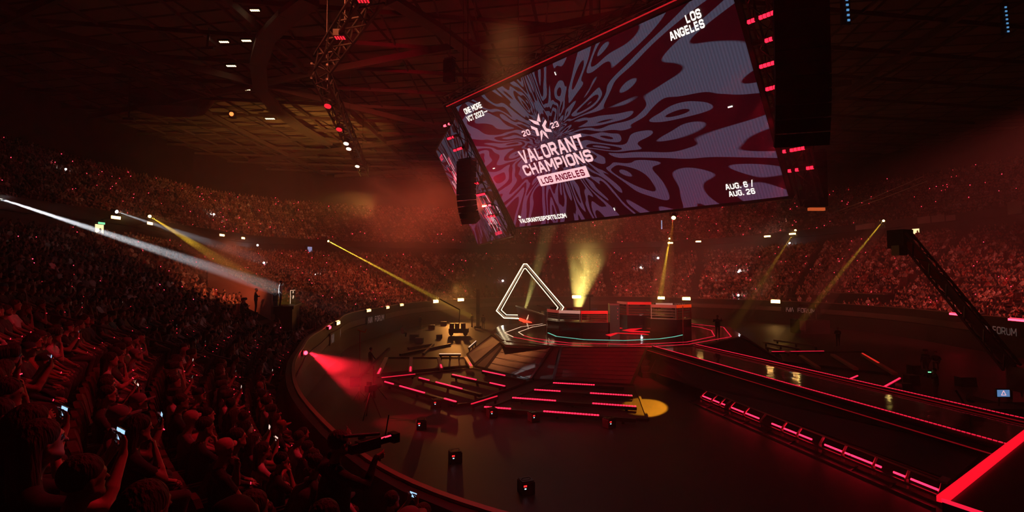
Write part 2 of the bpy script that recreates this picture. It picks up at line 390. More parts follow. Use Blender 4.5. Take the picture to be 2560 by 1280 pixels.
# ------------------------------------------------------------------ big hung screen
BL = Vector((.312, 40., 10.611)); SW = 20.4; SH = 10.275
D1 = Vector((math.cos(-.858), math.sin(-.858), 0)); NA = Vector((-D1.y, D1.x, 0)); UPV = Vector((0, 0, math.cos(.604))) - NA * math.sin(.604)
def scr(u, v, off=0.): return tuple(BL + D1 * u + UPV * v + D1.cross(UPV) * off)
def screen_content(name, c, seed, gain, streak=False):
    """LED picture: liquid stripes that run out from a centre (generated coordinates u, v in metres as a UV map)"""
    m = bpy.data.materials.new(name); m.use_nodes = True; n = m.node_tree.nodes; l = m.node_tree.links; b = n['Principled BSDF']
    b.inputs['Base Color'].default_value = (.01, .01, .01, 1); b.inputs['Roughness'].default_value = .5
    def N(t, **k):
        x = n.new('ShaderNode' + t)
        for a, v in k.items(): setattr(x, a, v)
        return x
    def math_(op, a, bb=None, c=None):
        x = N('Math', operation=op)
        for i, v in enumerate((a, bb, c)):
            if v is None: continue
            if isinstance(v, (int, float)): x.inputs[i].default_value = v
            else: l.new(v, x.inputs[i])
        return x.outputs[0]
    uv = N('UVMap'); sp = N('SeparateXYZ'); l.new(uv.outputs[0], sp.inputs[0]); U, V = sp.outputs[0], sp.outputs[1]
    du = math_('SUBTRACT', U, c[0]); dv = math_('SUBTRACT', V, c[1])
    r = math_('SQRT', math_('ADD', math_('MULTIPLY', du, du), math_('MULTIPLY', dv, dv)))
    rr = math_('ADD', r, .02); cb = N('CombineXYZ')
    l.new(math_('MULTIPLY', math_('DIVIDE', du, rr), 1.0), cb.inputs[0]); l.new(math_('MULTIPLY', math_('DIVIDE', dv, rr), 1.0), cb.inputs[1])
    l.new(math_('MULTIPLY', math_('LOGARITHM', math_('ADD', r, .8), 2.718), .30), cb.inputs[2])
    nz = N('TexNoise'); nz.noise_dimensions = '4D'; nz.inputs['W'].default_value = seed; nz.inputs['Scale'].default_value = 4.0; nz.inputs['Detail'].default_value = 1.0
    nz.inputs['Roughness'].default_value = .35; nz.inputs['Distortion'].default_value = .55; l.new(cb.outputs[0], nz.inputs['Vector'])
    freq = math_('ADD', 23., math_('DIVIDE', 16., math_('ADD', r, 1.0)))
    w = math_('SINE', math_('MULTIPLY', nz.outputs['Fac'], math_('MULTIPLY', freq, 2.0)))
    st = N('MapRange'); st.inputs[1].default_value = -.12; st.inputs[2].default_value = .06; l.new(math_('SUBTRACT', w, .12), st.inputs[0])
    st = st.outputs[0]
    g = N('MapRange'); l.new(math_('SUBTRACT', math_('MULTIPLY', V, 1.), math_('MULTIPLY', U, -.12)), g.inputs[0]); g.inputs[1].default_value = 1.; g.inputs[2].default_value = 9.5
    lc = N('MixRGB'); lc.inputs[1].default_value = (.105, .036, .085, 1); lc.inputs[2].default_value = (.064, .060, .098, 1); l.new(g.outputs[0], lc.inputs[0])
    mx = N('MixRGB'); mx.inputs[1].default_value = (.020, .0004, .0025, 1); l.new(st, mx.inputs[0]); l.new(lc.outputs[0], mx.inputs[2])
    ax = math_('DIVIDE', math_('SUBTRACT', U, .5), 5.); ay = math_('DIVIDE', math_('SUBTRACT', V, 4.4), 4.2)
    rd = N('MapRange'); rd.inputs[1].default_value = 0.; rd.inputs[2].default_value = 1.4; rd.inputs[3].default_value = 1.; rd.inputs[4].default_value = 0.
    l.new(math_('SQRT', math_('ADD', math_('MULTIPLY', ax, ax), math_('MULTIPLY', ay, ay))), rd.inputs[0])
    ad = N('MixRGB', blend_type='ADD'); l.new(math_('MULTIPLY', rd.outputs[0], 1.), ad.inputs[0]); l.new(mx.outputs[0], ad.inputs[1]); ad.inputs[2].default_value = (.20, .0, .022, 1)
    px = math_('MULTIPLY', math_('ADD', math_('SINE', math_('MULTIPLY', U, 40.)), 7.), .125)
    l.new(ad.outputs[0], b.inputs['Emission Color']); l.new(math_('MULTIPLY', px, gain), b.inputs['Emission Strength'])
    return m
def uv_panel(name, o, d1, up, w, h, m, parent, th=.12):
    me = bpy.data.meshes.new(name); n = d1.cross(up); P = [o, o + d1 * w, o + d1 * w + up * h, o + up * h]; base = Vector(parent.location)
    me.from_pydata([tuple(p - base) for p in P] + [tuple(p - n * th - base) for p in P], [], [(0, 1, 2, 3), (7, 6, 5, 4), (0, 4, 5, 1), (1, 5, 6, 2), (2, 6, 7, 3), (3, 7, 4, 0)])
    uvl = me.uv_layers.new(name='UVMap'); q = [(0, 0), (w, 0), (w, h), (0, h)] * 2
    for lp in me.loops: uvl.data[lp.index].uv = q[lp.vertex_index]
    me.materials.append(m); me.materials.append(M_black)
    for p in me.polygons: p.material_index = 0 if p.index == 0 else 1
    ob = bpy.data.objects.new(name, me); COL.objects.link(ob); ob.parent = parent; return ob
t = thing('video_screen', tuple(BL), 'large tilted LED screen with grey and maroon liquid stripes and the event title', 'screen')
MAIN_SCREEN = t
uv_panel('display', BL, D1, UPV, SW, SH, screen_content('led_picture', (7.3, 6.0), 3.7, 1.0), t)
mb = MB()
for a, b in (((-.12, -.12), (SW + .12, -.12)), ((SW + .12, -.12), (SW + .12, SH + .12)), ((SW + .12, SH + .12), (-.12, SH + .12)), ((-.12, SH + .12), (-.12, -.12))): mb.bar(scr(*a, -.1), scr(*b, -.1), .2)
mb.build('frame', M_black, t)
M_txtw = mat('led_white', (.1, .1, .1), .5, emit=(1, .90, .80), strength=1.5, sample=False)
M_txtp = mat('led_pink', (.1, .1, .1), .5, emit=(1, .58, .62), strength=1.15, sample=False)
M_txtd = mat('led_maroon', (.02, .005, .008), .5, emit=(.16, .003, .02), strength=1., sample=False)
def line(mb, txt, u, v, h, w, t=.2, off=.03): lettering(mb, BL, D1, UPV, text_polys(txt, h, w, t), u, v, off)
for txt, u, v, h, w, tk in (('ONE MORE', .66, 9.53, .42, 2.02, .2), ('VCT 2023', .56, 8.98, .40, 1.95, .2), ('-', 2.6, 9.06, .30, .36, .2), ('LOS', 18.18, 9.44, .42, .74, .22), ('ANGELES', 17.18, 8.98, .40, 1.75, .22),
        ('AUG. 6 /', 17.5, .79, .33, 1.47, .2), ('AUG. 26', 17.56, .36, .33, 1.38, .2)):
    mb = MB(); line(mb, txt, u, v, h, w, tk); mb.build('caption', M_txtw, t)
mb = MB(); line(mb, 'VALORANTESPORTS.COM', .80, .31, .36, 4.95)
for q in ([(.98, .78), (1.08, .78), (1.08, 1.0), (.98, 1.0)], [(.86, .86), (1.03, .74), (1.03, .86), (.93, .92)], [(1.2, .86), (1.03, .74), (1.03, .86), (1.13, .92)]):
    bb = [scr(*p, .03) for p in q]; mb.hexa(bb, [scr(*p, .04) for p in q])
mb.build('web_address', M_txtw, t)
for u0, v0, u1, v1 in ((9.79, 9.6, 9.85, 9.8), (18.85, 5.07, 19.08, 5.14), (9.98, .4, 10.05, .6), (.7, 5.09, .94, 5.16)):
    q = [(u0, v0), (u1, v0), (u1, v1), (u0, v1)]; MB().hexa([scr(*p, .03) for p in q], [scr(*p, .04) for p in q]).build('tick_mark', M_txtw, t)
for a in (('VALORANT', 4.0, 4.9, .96, 5.8, .21), ('CHAMPIONS', 3.72, 3.97, .82, 6.3, .21)): mb = MB(); line(mb, *a); mb.build('title', M_txtp, t)
for a in (('20', 5.18, 6.72, .40, .74), ('23', 7.84, 6.67, .37, .68)): mb = MB(); line(mb, *a); mb.build('year', M_txtp, t)
q = [(4.69, 3.0), (9.2, 3.0), (9.2, 3.77), (4.69, 3.77)]
mb = MB(); mb.hexa([scr(*p, .02) for p in q], [scr(*p, .04) for p in q]); pl = mb.build('city_plate', M_txtp, t)
mb = MB(); lettering(mb, BL, D1, UPV, text_polys('LOS ANGELES', .46, 3.95, .2), 4.97, 3.15, .05); mb.build('city_name', M_txtd, pl)
mb = MB()
for q in ([(6.30, 7.72), (6.62, 7.30), (6.98, 7.12), (6.98, 7.36), (6.72, 7.50)], [(6.92, 7.45), (7.30, 7.86), (7.18, 7.30), (7.06, 7.36)],
          [(6.22, 7.28), (6.66, 6.98), (6.58, 6.48), (6.36, 6.52), (6.42, 6.90), (6.18, 7.08)], [(7.62, 7.36), (7.16, 7.06), (7.22, 6.62), (7.72, 6.46), (7.72, 6.64), (7.42, 6.80), (7.40, 6.98), (7.66, 7.18)],
          [(6.52, 6.06), (6.78, 6.72), (6.96, 6.80), (6.92, 6.52), (6.78, 6.36)], [(6.96, 6.80), (7.22, 6.52), (7.22, 6.10), (7.02, 6.40)]):
    mb.hexa([scr(*p, .03) for p in q], [scr(*p, .04) for p in q])
mb.build('emblem', M_txtp, t)
# rigging that holds the screen: top truss and hoist chains
t = thing('screen_truss', scr(SW / 2, SH + .6), 'long black truss along the top edge of the large screen', 'truss')
m = MB(); m.truss(scr(-1.2, SH + .62, -.3), scr(SW + 1.2, SH + .62, -.3), .6, .035); m.build('chords', M_metal, t)
for u in (1, 7, 13.5, 19.5): MB().tube([scr(u, SH + .6, -.3), (*scr(u, SH + .6, -.3)[:2], 29.5)], .03, 6).build('hoist_chain', M_metal, t)
m = MB(); m.bar(scr(-1, SH + .32, .02), scr(SW + 1, SH + .32, .02), .05); m.build('edge_tube', mat('dim_red_edge', (.2, .02, .02), .4, emit=(1, .02, .03), strength=.5, sample=False), t)

# light ladders down both sides of the screen
M_redled = mat('red_led', (.2, .02, .02), .4, emit=(1, .008, .025), strength=5)
M_pinkled = mat('pink_led', (.3, .1, .1), .4, emit=(1, .05, .08), strength=6)
ordn = ['top', 'second', 'third', 'fourth', 'fifth', 'sixth', 'seventh', 'eighth', 'bottom']
for side, u0, vs in (('left', -1.05, (9.37, 8.36, 7.35, 6.33, 5.3, 4.32, 3.32, 2.29, 1.32)), ('right', 21.2, (8.52, 7.53, 6.53, 5.48, 4.46, 3.45, 2.39, 1.37))):
    t = thing('light_ladder', scr(u0, 0), f'black truss ladder hung along the {side} edge of the large screen', 'truss')
    m = MB(); m.truss(scr(u0, -.7, -.5), scr(u0, SH + .9, -.5), .75, .04, 1.0); m.build('chords', M_metal, t)
    m = MB()
    for k in range(5): m.box(scr(u0 + R.uniform(-.3, .3), -.2 + k * .04, -.25 - .1 * k), (.35, .3, .4), R.uniform(0, 3))
    m.build('motor_cluster', M_black, t)
    for k, v in enumerate(vs):
        uu = u0 - (.95 if side == 'left' else -.1)
        nm = ordn[k] if k < len(vs) - 1 else 'bottom'
        f = thing('led_batten', scr(uu, v), f'red lit batten, {nm} rung of the light ladder on the {side} side of the screen', 'stage light')
        m = MB(); m.bar(scr(uu - .6, v, .03), scr(uu + .6, v, .03), .2, .2); m.build('housing', M_black, f)
        m = MB()
        for j in range(7):
            if R.random() < .3: continue
            a = uu - .55 + j * .16; m.bar(scr(a, v, .12), scr(a + .12, v, .12), .13, .13)
        m.build('cells', M_redled if R.random() < .7 else M_pinkled, f)
# second screen, seen from its side
B2 = Vector((-3.68, 54, 10.1)); E1 = Vector((3.04, -10, 0)).normalized(); NA2 = Vector((-E1.y, E1.x, 0)); UP2 = Vector((0, 0, math.cos(.436))) - NA2 * math.sin(.436)
t = thing('video_screen', tuple(B2), 'narrow-looking side LED screen with white and red streaks left of the large screen', 'screen')
m2 = screen_content('led_side_picture', (6., 5.), 9.1, .7)
uv_panel('display', B2, E1, UP2, 12.6, 11., m2, t)
def scr2(u, v, off=0.): return tuple(B2 + E1 * u + UP2 * v + E1.cross(UP2) * off)
M_streak = mat('led_streak', (.1, .1, .1), .5, emit=(1, .55, .6), strength=1.6, sample=False)
M_streakr = mat('led_streak_red', (.1, .02, .02), .5, emit=(1, .03, .09), strength=1.2, sample=False)
for mm, cnt in ((M_streak, 46), (M_streakr, 60)):
    mb = MB()
    for k in range(cnt):
        cc = R.choice(((3.2, 6.6), (4.2, 5.6), (8.6, 2.1), (9.6, 2.0))); u = cc[0] + R.gauss(0, .8); v = cc[1] + R.gauss(0, .75); L = R.uniform(.4, 1.5) * (1 if cc[1] > 3 else .7); w = R.uniform(.03, .09)
        dx = R.uniform(-.12, .12) - .25
        q = [(u, v), (u + w, v), (u + w + dx * L, v + L), (u + dx * L, v + L)]
        if u < .2 or v < .2: continue
        mb.hexa([scr2(*p, .03) for p in q], [scr2(*p, .04) for p in q])
    mb.build('streaks', mm, t)
mb = MB(); lettering(mb, B2, E1, UP2, text_polys('VCT', .5, 1.4), .5, 9.6, .03); lettering(mb, B2, E1, UP2, text_polys('23', .5, .9), .7, 4.2, .03); lettering(mb, B2, E1, UP2, text_polys('LOS ANGELES', .3, 2.2), 8.2, .4, .03); mb.build('caption', M_streakr, t)
mb = MB()
for a, b in (((0, 0), (12.6, 0)), ((0, 0), (0, 11)), ((0, 11), (12.6, 11))): mb.bar(scr2(*a, -.1), scr2(*b, -.1), .22)
mb.build('frame', M_metal, t)


# ------------------------------------------------------------------ stage
DZ = 1.8
M_deck = mat('stage_gloss', (.010, .008, .009), .07)
n, l, b = nodes(M_deck)
tc = n.new('ShaderNodeTexCoord'); nz = n.new('ShaderNodeTexNoise'); nz.inputs['Scale'].default_value = 1.3; nz.inputs['Detail'].default_value = 2
bp = n.new('ShaderNodeBump'); bp.inputs['Strength'].default_value = .25; bp.inputs['Distance'].default_value = .03
l.new(tc.outputs['Object'], nz.inputs['Vector']); l.new(nz.outputs['Fac'], bp.inputs['Height']); l.new(bp.outputs['Normal'], b.inputs['Normal'])
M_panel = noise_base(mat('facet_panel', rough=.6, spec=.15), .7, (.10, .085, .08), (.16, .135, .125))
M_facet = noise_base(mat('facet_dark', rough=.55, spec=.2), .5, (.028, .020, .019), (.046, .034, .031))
M_ledred = mat('led_line_red', (.2, .02, .03), .4, emit=(1, .014, .055), strength=1.0)
M_ledhot = mat('led_tube_red', (.2, .02, .03), .4, emit=(1, .008, .03), strength=9)
M_leddim = mat('led_line_dim', (.2, .02, .03), .4, emit=(.7, .008, .02), strength=.22, sample=False)
M_ledwarm = mat('led_line_warm', (.3, .25, .2), .4, emit=(1, .62, .40), strength=1.3)
M_ledcyan = mat('led_line_cyan', (.1, .3, .3), .4, emit=(.16, .75, .55), strength=1.1, sample=False)
M_arch = mat('led_arch', (.3, .3, .25), .4, emit=(1, .78, .44), strength=4)
M_redpaint = mat('red_floor_led', (.3, .01, .02), .4, emit=(1, .006, .018), strength=.9)

DECK = [(-1.9, 43.6), (-.5, 35.9), (2.4, 35.0), (9.6, 34.5), (12.95, 35.4), (18.9, 41.2), (21.1, 48.6), (18.2, 54.2), (10, 57.4), (2, 54.6), (-1.3, 49.6)]
t = thing('stage_platform', (9.5, 45, 0), 'glossy black raised main stage with glowing floor lines', 'stage')
MAIN_STAGE = t
mb = MB(); mb.prism(DECK, DZ - .18, DZ); mb.build('deck', M_deck, t)
mb = MB(); cc = Vector((9.5, 46)); mb.prism([tuple(cc + (Vector(p) - cc) * .93) for p in DECK], 0, DZ - .18); mb.build('skirt', M_black, t)
def path(mb, pts, w=.09, z=DZ, h=.012, closed=False):
    k = len(pts)
    for i in range(k if closed else k - 1):
        a = Vector((*pts[i][:2], z + h / 2)); b2 = Vector((*pts[(i + 1) % k][:2], z + h / 2)); mb.bar(a, b2, w, h)
    return mb
O_ = [(-0.761, 43.461, 1.800), (0.000, 40.288, 1.800), (2.461, 36.423, 1.800), (5.767, 34.560, 1.800), (9.666, 34.758, 1.800), (12.729, 35.992, 1.800), (17.804, 40.557, 1.800), (20.455, 48.308, 1.800), (19.184, 50.734, 1.800), (18.039, 53.184, 1.800)]
I_ = [(0.454, 43.933, 1.800), (0.856, 41.387, 1.800), (1.571, 39.502, 1.800), (4.078, 36.643, 1.800), (8.531, 35.780, 1.800), (13.012, 37.204, 1.800), (16.617, 40.968, 1.800), (18.104, 45.413, 1.800), (18.156, 47.926, 1.800), (17.425, 51.380, 1.800)]
def inset(pts): return [(p[0] + (9.5 - p[0]) * .012, p[1] + (45.5 - p[1]) * .012) for p in pts]
mb = MB(); path(mb, inset(O_)[1:], .075); mb.build('light_line', M_ledred, t)
mb = MB(); path(mb, inset(I_)[1:], .075); mb.build('light_line', M_ledred, t)
mb = MB(); path(mb, [inset(O_)[1], inset(O_)[0], (0.891, 48.696, 1.800), (3.315, 52.042, 1.800)], .08); mb.build('light_line', M_ledwarm, t)
mb = MB(); path(mb, [inset(I_)[1], inset(I_)[0], (1.922, 48.308, 1.800), (3.393, 50.734, 1.800)], .08); mb.build('light_line', M_ledwarm, t)
mb = MB(); path(mb, [(3.112, 43.461, 1.800), (3.604, 40.830, 1.800), (5.545, 38.746, 1.800), (8.490, 38.138, 1.800), (11.546, 39.247, 1.800), (13.063, 40.557, 1.800), (14.284, 41.959, 1.800)], .09, h=.016); mb.build('light_line', M_ledcyan, t)
mb = MB()
for q in ([(7.810, 41.959, 1.800), (7.988, 40.830, 1.800), (9.065, 42.999, 1.800), (11.414, 41.959, 1.800), (11.248, 42.847, 1.800), (8.989, 43.461, 1.800)], [(9.937, 45.413, 1.800), (10.454, 44.093, 1.800), (12.015, 43.775, 1.800), (12.156, 44.416, 1.800), (10.867, 45.076, 1.800), (12.288, 47.364, 1.800), (10.991, 46.816, 1.800)],
          [(8.651, 46.457, 1.800), (8.456, 45.413, 1.800), (8.781, 45.413, 1.800), (9.018, 46.636, 1.800)], [(10.261, 47.926, 1.800), (10.061, 46.997, 1.800), (10.441, 47.364, 1.800)]):
    mb.prism([p[:2] for p in q], DZ, DZ + .014)
mb.build('floor_emblem', M_redpaint, t)

# slanted panels that lean from the deck edge down to the floor
def facet(label, top, bot, m, th=.22, ribs=0, edge=None):
    """top, bot: lists of points left to right"""
    P = [Vector(p) for p in top] + [Vector(p) for p in reversed(bot)]
    nn = (P[1] - P[0]).cross(P[-1] - P[0]).normalized()
    if nn.z > 0: nn = -nn
    t = thing('slanted_panel', tuple((P[0] + P[-1]) / 2), label, 'stage panel')
    mb = MB(); mb.hexa(P, [p + nn * th for p in P]); mb.build('face', m, t)
    mb = MB(); k = len(top)
    for i in range(len(P)): mb.bar(P[i] - nn * .01, P[(i + 1) % len(P)] - nn * .01, .14, .1)
    mb.build('rim', edge or M_blackgloss, t)
    if ribs:
        mb = MB(); a, b2, c, d = P[0], P[1], P[-1], P[-2]
        for j in range(1, ribs): 
            f = j / ribs; mb.bar(a.lerp(c, f) - nn * .012, b2.lerp(d, f) - nn * .012, .035, .02)
        mb.build('seam_strips', M_black, t)
    return t
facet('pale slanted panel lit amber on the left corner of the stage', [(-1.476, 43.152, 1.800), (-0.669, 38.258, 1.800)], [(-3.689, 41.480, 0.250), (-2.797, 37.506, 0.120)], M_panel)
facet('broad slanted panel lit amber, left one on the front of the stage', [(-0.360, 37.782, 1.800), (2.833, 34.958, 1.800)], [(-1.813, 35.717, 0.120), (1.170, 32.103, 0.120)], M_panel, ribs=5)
facet('broad dark slanted panel at the centre of the stage front with faint stripes', [(3.395, 34.462, 1.800), (9.229, 34.365, 1.800)], [(2.615, 31.733, 0.120), (7.186, 30.446, 0.120)], M_facet, ribs=9)
facet('narrow dark slanted panel between the two broad front panels', [(-0.550, 38.415, 1.750), (-0.425, 38.176, 1.750)], [(-2.697, 36.948, 0.100), (-1.884, 35.983, 0.100)], M_facet)
facet('dark slanted fill panel with a thin red line left of the stage centre', [(2.939, 35.220, 1.750), (3.357, 34.920, 1.750)], [(1.276, 32.202, 0.100), (2.573, 31.830, 0.100)], M_facet)
facet('black slanted panel right of the stage with an orange-lit outer edge', [(13.791, 35.780, 1.800), (18.326, 40.288, 1.800)], [(18.837, 40.353, 0.200), (20.427, 38.025, 0.120)], M_facet, .3, ribs=6, edge=M_black)
t = thing('edge_trim', (19.863, 40.320, 1.000), 'orange-lit metal edge strip on the slanted panel right of the stage', 'trim')
mb = MB(); mb.bar((18.272, 40.093, 1.950), (18.701, 39.603, 1.600), .5, .06); mb.bar((18.701, 39.603, 1.600), (20.022, 37.489, 0.300), .14, .08); mb.build('strip', M_panel, t)
mb = MB(); mb.bar((18.431, 40.093, 1.950), (20.333, 37.843, 0.300), .05, .05); mb.build('tube', M_alu, t)
tag(MB().bar((3.969, 34.689, 1.700), (2.900, 32.647, 0.600), .05, .05).build('light_strip', M_leddim), 'thin red light strip down the fill panel left of the stage centre', 'light strip')
# steps between the front panel and the runway
t = thing('stage_steps', (8.484, 32.445, 0.000), 'dark steps between the stage front and the runway', 'steps')
for k in range(4):
    a, b2 = Vector((8.613, 33.918, 0.900)), Vector((9.367, 33.918, 0.900)); a.z = b2.z = 0
    mb = MB(); c = (a + b2) / 2 + Vector((0, -.36 * (k - 1), .0)); hgt = 1.4 - .35 * k; mb.box((c.x, c.y, hgt / 2), (.9, .36, hgt)); s_ = mb.build('step', M_black, t)

# ------------------------------------------------------------------ runway
t = thing('runway', (12.5, 24, 0), 'long black glossy runway from the stage with red light lines along both edges', 'runway')
L0, L1, R0, R1 = Vector((9.65, 34.45)), Vector((14.0, 14.1)), Vector((12.9, 35.3)), Vector((17.4, 15.4))
mb = MB(); mb.prism([tuple(L0), tuple(L1), tuple(R1), tuple(R0)], DZ - .2, DZ - .03); mb.build('deck', M_deck, t)
mb = MB(); mb.prism([tuple(L0 + Vector((.5, 0))), tuple(L1 + Vector((.5, .3))), tuple(R1 + Vector((-.5, .3))), tuple(R0 + Vector((-.5, 0)))], 0, DZ - .2); mb.build('skirt', M_black, t)
def v3(p, z): return (p[0], p[1], z)
for a, b2, s_ in ((L0, L1, 1), (R0, R1, -1)):
    d = (b2 - a).normalized(); nrm = Vector((-d.y, d.x)) * s_
    mb = MB(); mb.bar(v3(a, DZ + .0), v3(b2, DZ + .0), .16, .2); e = mb.build('curb', M_blackgloss, t)
    mb = MB(); n_ = 150
    for k in range(n_):
        p = a.lerp(b2, k / n_); q = a.lerp(b2, (k + (.72 if k > 60 else 1.0)) / n_); mb.bar(v3(p, DZ + .11), v3(q, DZ + .11), .034, .025)
    mb.build('light_line', M_ledred, e)
    o2 = -nrm * .34 if s_ > 0 else -nrm * .3
    mb = MB(); mb.bar(v3(a + o2, DZ - .14), v3(b2 + o2, DZ - .14), .5, .05); mb.build('side_ledge', M_black, t)
    mb = MB(); mb.bar(v3(a + o2 * 1.8, DZ - .12), v3(b2 + o2 * 1.8, DZ - .12), .03, .03); mb.build('light_line', M_leddim, t)
    mb = MB(); mb.bar(v3(a - o2 * .62, DZ + .02), v3(b2 - o2 * .62, DZ + .02), .03, .03); mb.build('light_line', M_leddim, t)
# sloping dark side of the runway
P = [(9.45, 34.0, 1.62), (13.6, 14.6, 1.62), (12.75, 14.75, .72), (9.75, 27.6, .72), (9.0, 33.4, .4)]
mb = MB(); mb.poly(P, [(0, 1, 2, 3, 4)]); mb.poly([(x + .1, y, z - .08) for x, y, z in P], [(4, 3, 2, 1, 0)]); mb.build('side_panel', M_facet, t)
mb = MB(); mb.bar((10.654, 35.952, 1.550), (8.402, 30.622, 0.900), .02, .02); mb.build('cable', M_metal, t)
# tube-lit frame at the foot of the runway
t = thing('tube_light_frame', (11.2, 20.5, 0), 'low red-lit truss frame with glowing tubes along the foot of the runway', 'light frame')
A0, A1 = Vector((10.043, 26.645, 0.720)), Vector((12.345, 14.604, 0.720)); F0, F1 = Vector((9.978, 27.289, 0.300)), Vector((12.612, 14.987, 0.300))
def along(f, top): return (A0.lerp(A1, f) if top else F0.lerp(F1, f))
M_frame = mat('red_lit_frame', (.35, .30, .29), .45, .4)
mb = MB(); mb.bar(A0, A1, .05); mb.build('top_rail', M_frame, t)
mb = MB(); mb.bar(F0 + Vector((-.1, -.05, -.12)), F1 + Vector((-.1, -.05, -.12)), .08); mb.build('bottom_rail', M_black, t)
fr = [0, .035, .11, .165, .20, .225, .31, .40, .50, .565, .655, .735, .83, .92, 1.0]
for f in fr[1:]:
    mb = MB(); mb.bar(along(f, 1), along(f, 0) + Vector((-.05, -.03, 0)), .06); mb.bar(along(f, 0) + Vector((-.05, -.03, 0)), (*(along(f, 0) + Vector((-.05, -.03, 0)))[:2], 0.), .08); mb.build('strut', M_frame, t)
for f0, f1 in ((.045, .107), (.118, .155), (.17, .20), (.235, .285), (.29, .385), (.45, .475), (.48, .56), (.57, .62), (.67, .755), (.76, .85), (.885, .92), (.93, 1.0)):
    mb = MB(); mb.tube([along(f0, 0) + Vector((0, 0, .02)), along(f1, 0) + Vector((0, 0, .02))], .035, 8); mb.build('light_tube', M_ledhot, t)
mb = MB(); mb.bar(A1, (15.660, 17.139, 0.720), .22, .06); mb.bar((A1.x, A1.y, .3), (16.007, 17.532, 0.300), .06)
for k in range(4): 
    q = A1.lerp(Vector((15.660, 17.139, 0.720)), .35 + .2 * k); mb.bar(q, (q.x + .15, q.y - .1, .1), .1, .04)
mb.build('end_gate', M_frame, t)
mb = MB()
for k in range(9): mb.bar((*along(k / 9, 0)[:2], .02), (along(k / 9, 0).x - .6, along(k / 9, 0).y - .5, .02), .05); mb.bar((along(k / 9, 0).x - .6, along(k / 9, 0).y - .5, .03), (along((k + 1) / 9, 0).x - .6, along((k + 1) / 9, 0).y - .5, .03), .06)
mb.build('floor_outriggers', M_black, t)
# near black box with a red light edge
t = thing('black_riser', (7.728, 9.163, 2.600), 'black riser with a bold red light edge in the lower right corner', 'riser')
A, B = Vector((7.728, 9.163, 2.600)), Vector((16.304, 15.169, 2.600)); C_ = Vector((A.x + 1.1, A.y - 2.4, 2.6)); D_ = Vector((B.x + 1.2, B.y - 4.6, 2.6))
mb = MB(); mb.prism([A[:2], B[:2], D_[:2], C_[:2]], 0, 2.58); mb.build('body', M_black, t)
mb = MB(); mb.bar(A, B, .16, .1); mb.build('light_edge', mat('led_edge_bold', (.2, .01, .02), .4, emit=(1, .006, .022), strength=1.1), t)
mb = MB(); mb.bar(A, C_, .04, .06); mb.build('light_edge', M_ledred, t)

# ------------------------------------------------------------------ triangle arch
AY = 59.
t = thing('light_arch', (1.410, 59.000, 1.813), 'glowing white triangle arch outlined in light tubes behind the stage', 'light arch')
outer = [(1.369, 59.000, 8.159), (1.747, 59.000, 8.159), (6.068, 59.000, 3.077), (5.216, 59.000, 1.579), (-0.940, 59.000, 1.813), (-1.834, 59.000, 2.656)]
inner = [(1.416, 59.000, 7.592), (1.605, 59.000, 7.639), (5.409, 59.000, 3.031), (4.794, 59.000, 2.094), (-0.658, 59.000, 2.187), (-1.270, 59.000, 2.749)]
mid = [tuple((Vector(a) * .6 + Vector(b2) * .4)) for a, b2 in zip(outer, inner)]
def closed_bars(mb, pts, w, k0=0, k1=None, dy=0.):
    k = len(pts)
    for i in range(k0, k if k1 is None else k1):
        a = Vector(pts[i]) + Vector((0, dy, 0)); b2 = Vector(pts[(i + 1) % k]) + Vector((0, dy, 0)); d = (b2 - a).normalized() * w * .3; mb.bar(a - d, b2 + d, w, w, up=(0, 1, 0))
mb = MB()
for i in range(6):
    j = (i + 1) % 6; q = [Vector(outer[i]), Vector(outer[j]), Vector(inner[j]), Vector(inner[i])]; mb.hexa([p + Vector((0, .08, 0)) for p in q], [p + Vector((0, .5, 0)) for p in q])
mb.build('frame', M_black, t)
mb = MB(); closed_bars(mb, outer, .10); mb.build('outer_tube', M_arch, t)
mb = MB(); closed_bars(mb, inner, .075); mb.build('inner_tube', M_arch, t)
mb = MB(); closed_bars(mb, mid, .035); mb.build('middle_line', M_ledwarm, t)
mb = MB()
for x in (-.2, 3.6): mb.box((x, AY + .5, .8), (.3, .3, 1.6))
mb.build('feet', M_black, t)
# dark sloped wing beside the arch with red strip
t = thing('stage_wing', (2.5, 56, 0), 'brown-lit sloping wing wall between the arch and the left player desk', 'stage panel')
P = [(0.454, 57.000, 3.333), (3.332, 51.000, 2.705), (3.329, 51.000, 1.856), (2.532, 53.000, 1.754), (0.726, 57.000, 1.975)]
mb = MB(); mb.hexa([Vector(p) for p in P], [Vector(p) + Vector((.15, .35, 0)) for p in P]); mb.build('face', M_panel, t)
mb = MB(); mb.bar((0.454, 57.000, 3.355), (3.332, 51.000, 2.725), .14); mb.build('top_edge', M_alu, t)
mb = MB(); mb.bar((1.944, 54.200, 2.848), (1.612, 54.700, 1.988), .08); mb.build('upright', M_ledwarm, t)
mb = MB(); mb.bar((0.850, 56.200, 1.906), (2.033, 53.200, 1.693), .16, .3); mb.build('red_strip', mat('led_strip_orange', (.2, .02, .02), .4, emit=(1, .05, .02), strength=2.2), t)
mb = MB(); mb.bar((2.914, 58.000, 3.368), (4.910, 56.000, 2.901), .08); mb.build('rear_rail', M_metal, t)
t = thing('round_podium', (6.792, 65.571, 1.800), 'low round dark podium behind the left player desk', 'podium')
px, py, pz = (5.973, 57.653, 2.700)
mb = MB(); mb.prism([(px + 2.6 * math.cos(a * pi / 14), py + 2.6 * math.sin(a * pi / 14)) for a in range(28)], DZ, 2.72); mb.build('drum', M_facet, t)
mb = MB(); mb.box((7.269, 59.594, 2.900), (2.2, .6, .3), .1); mb.build('red_bench', mat('red_padding', (.35, .02, .02), .5), t)

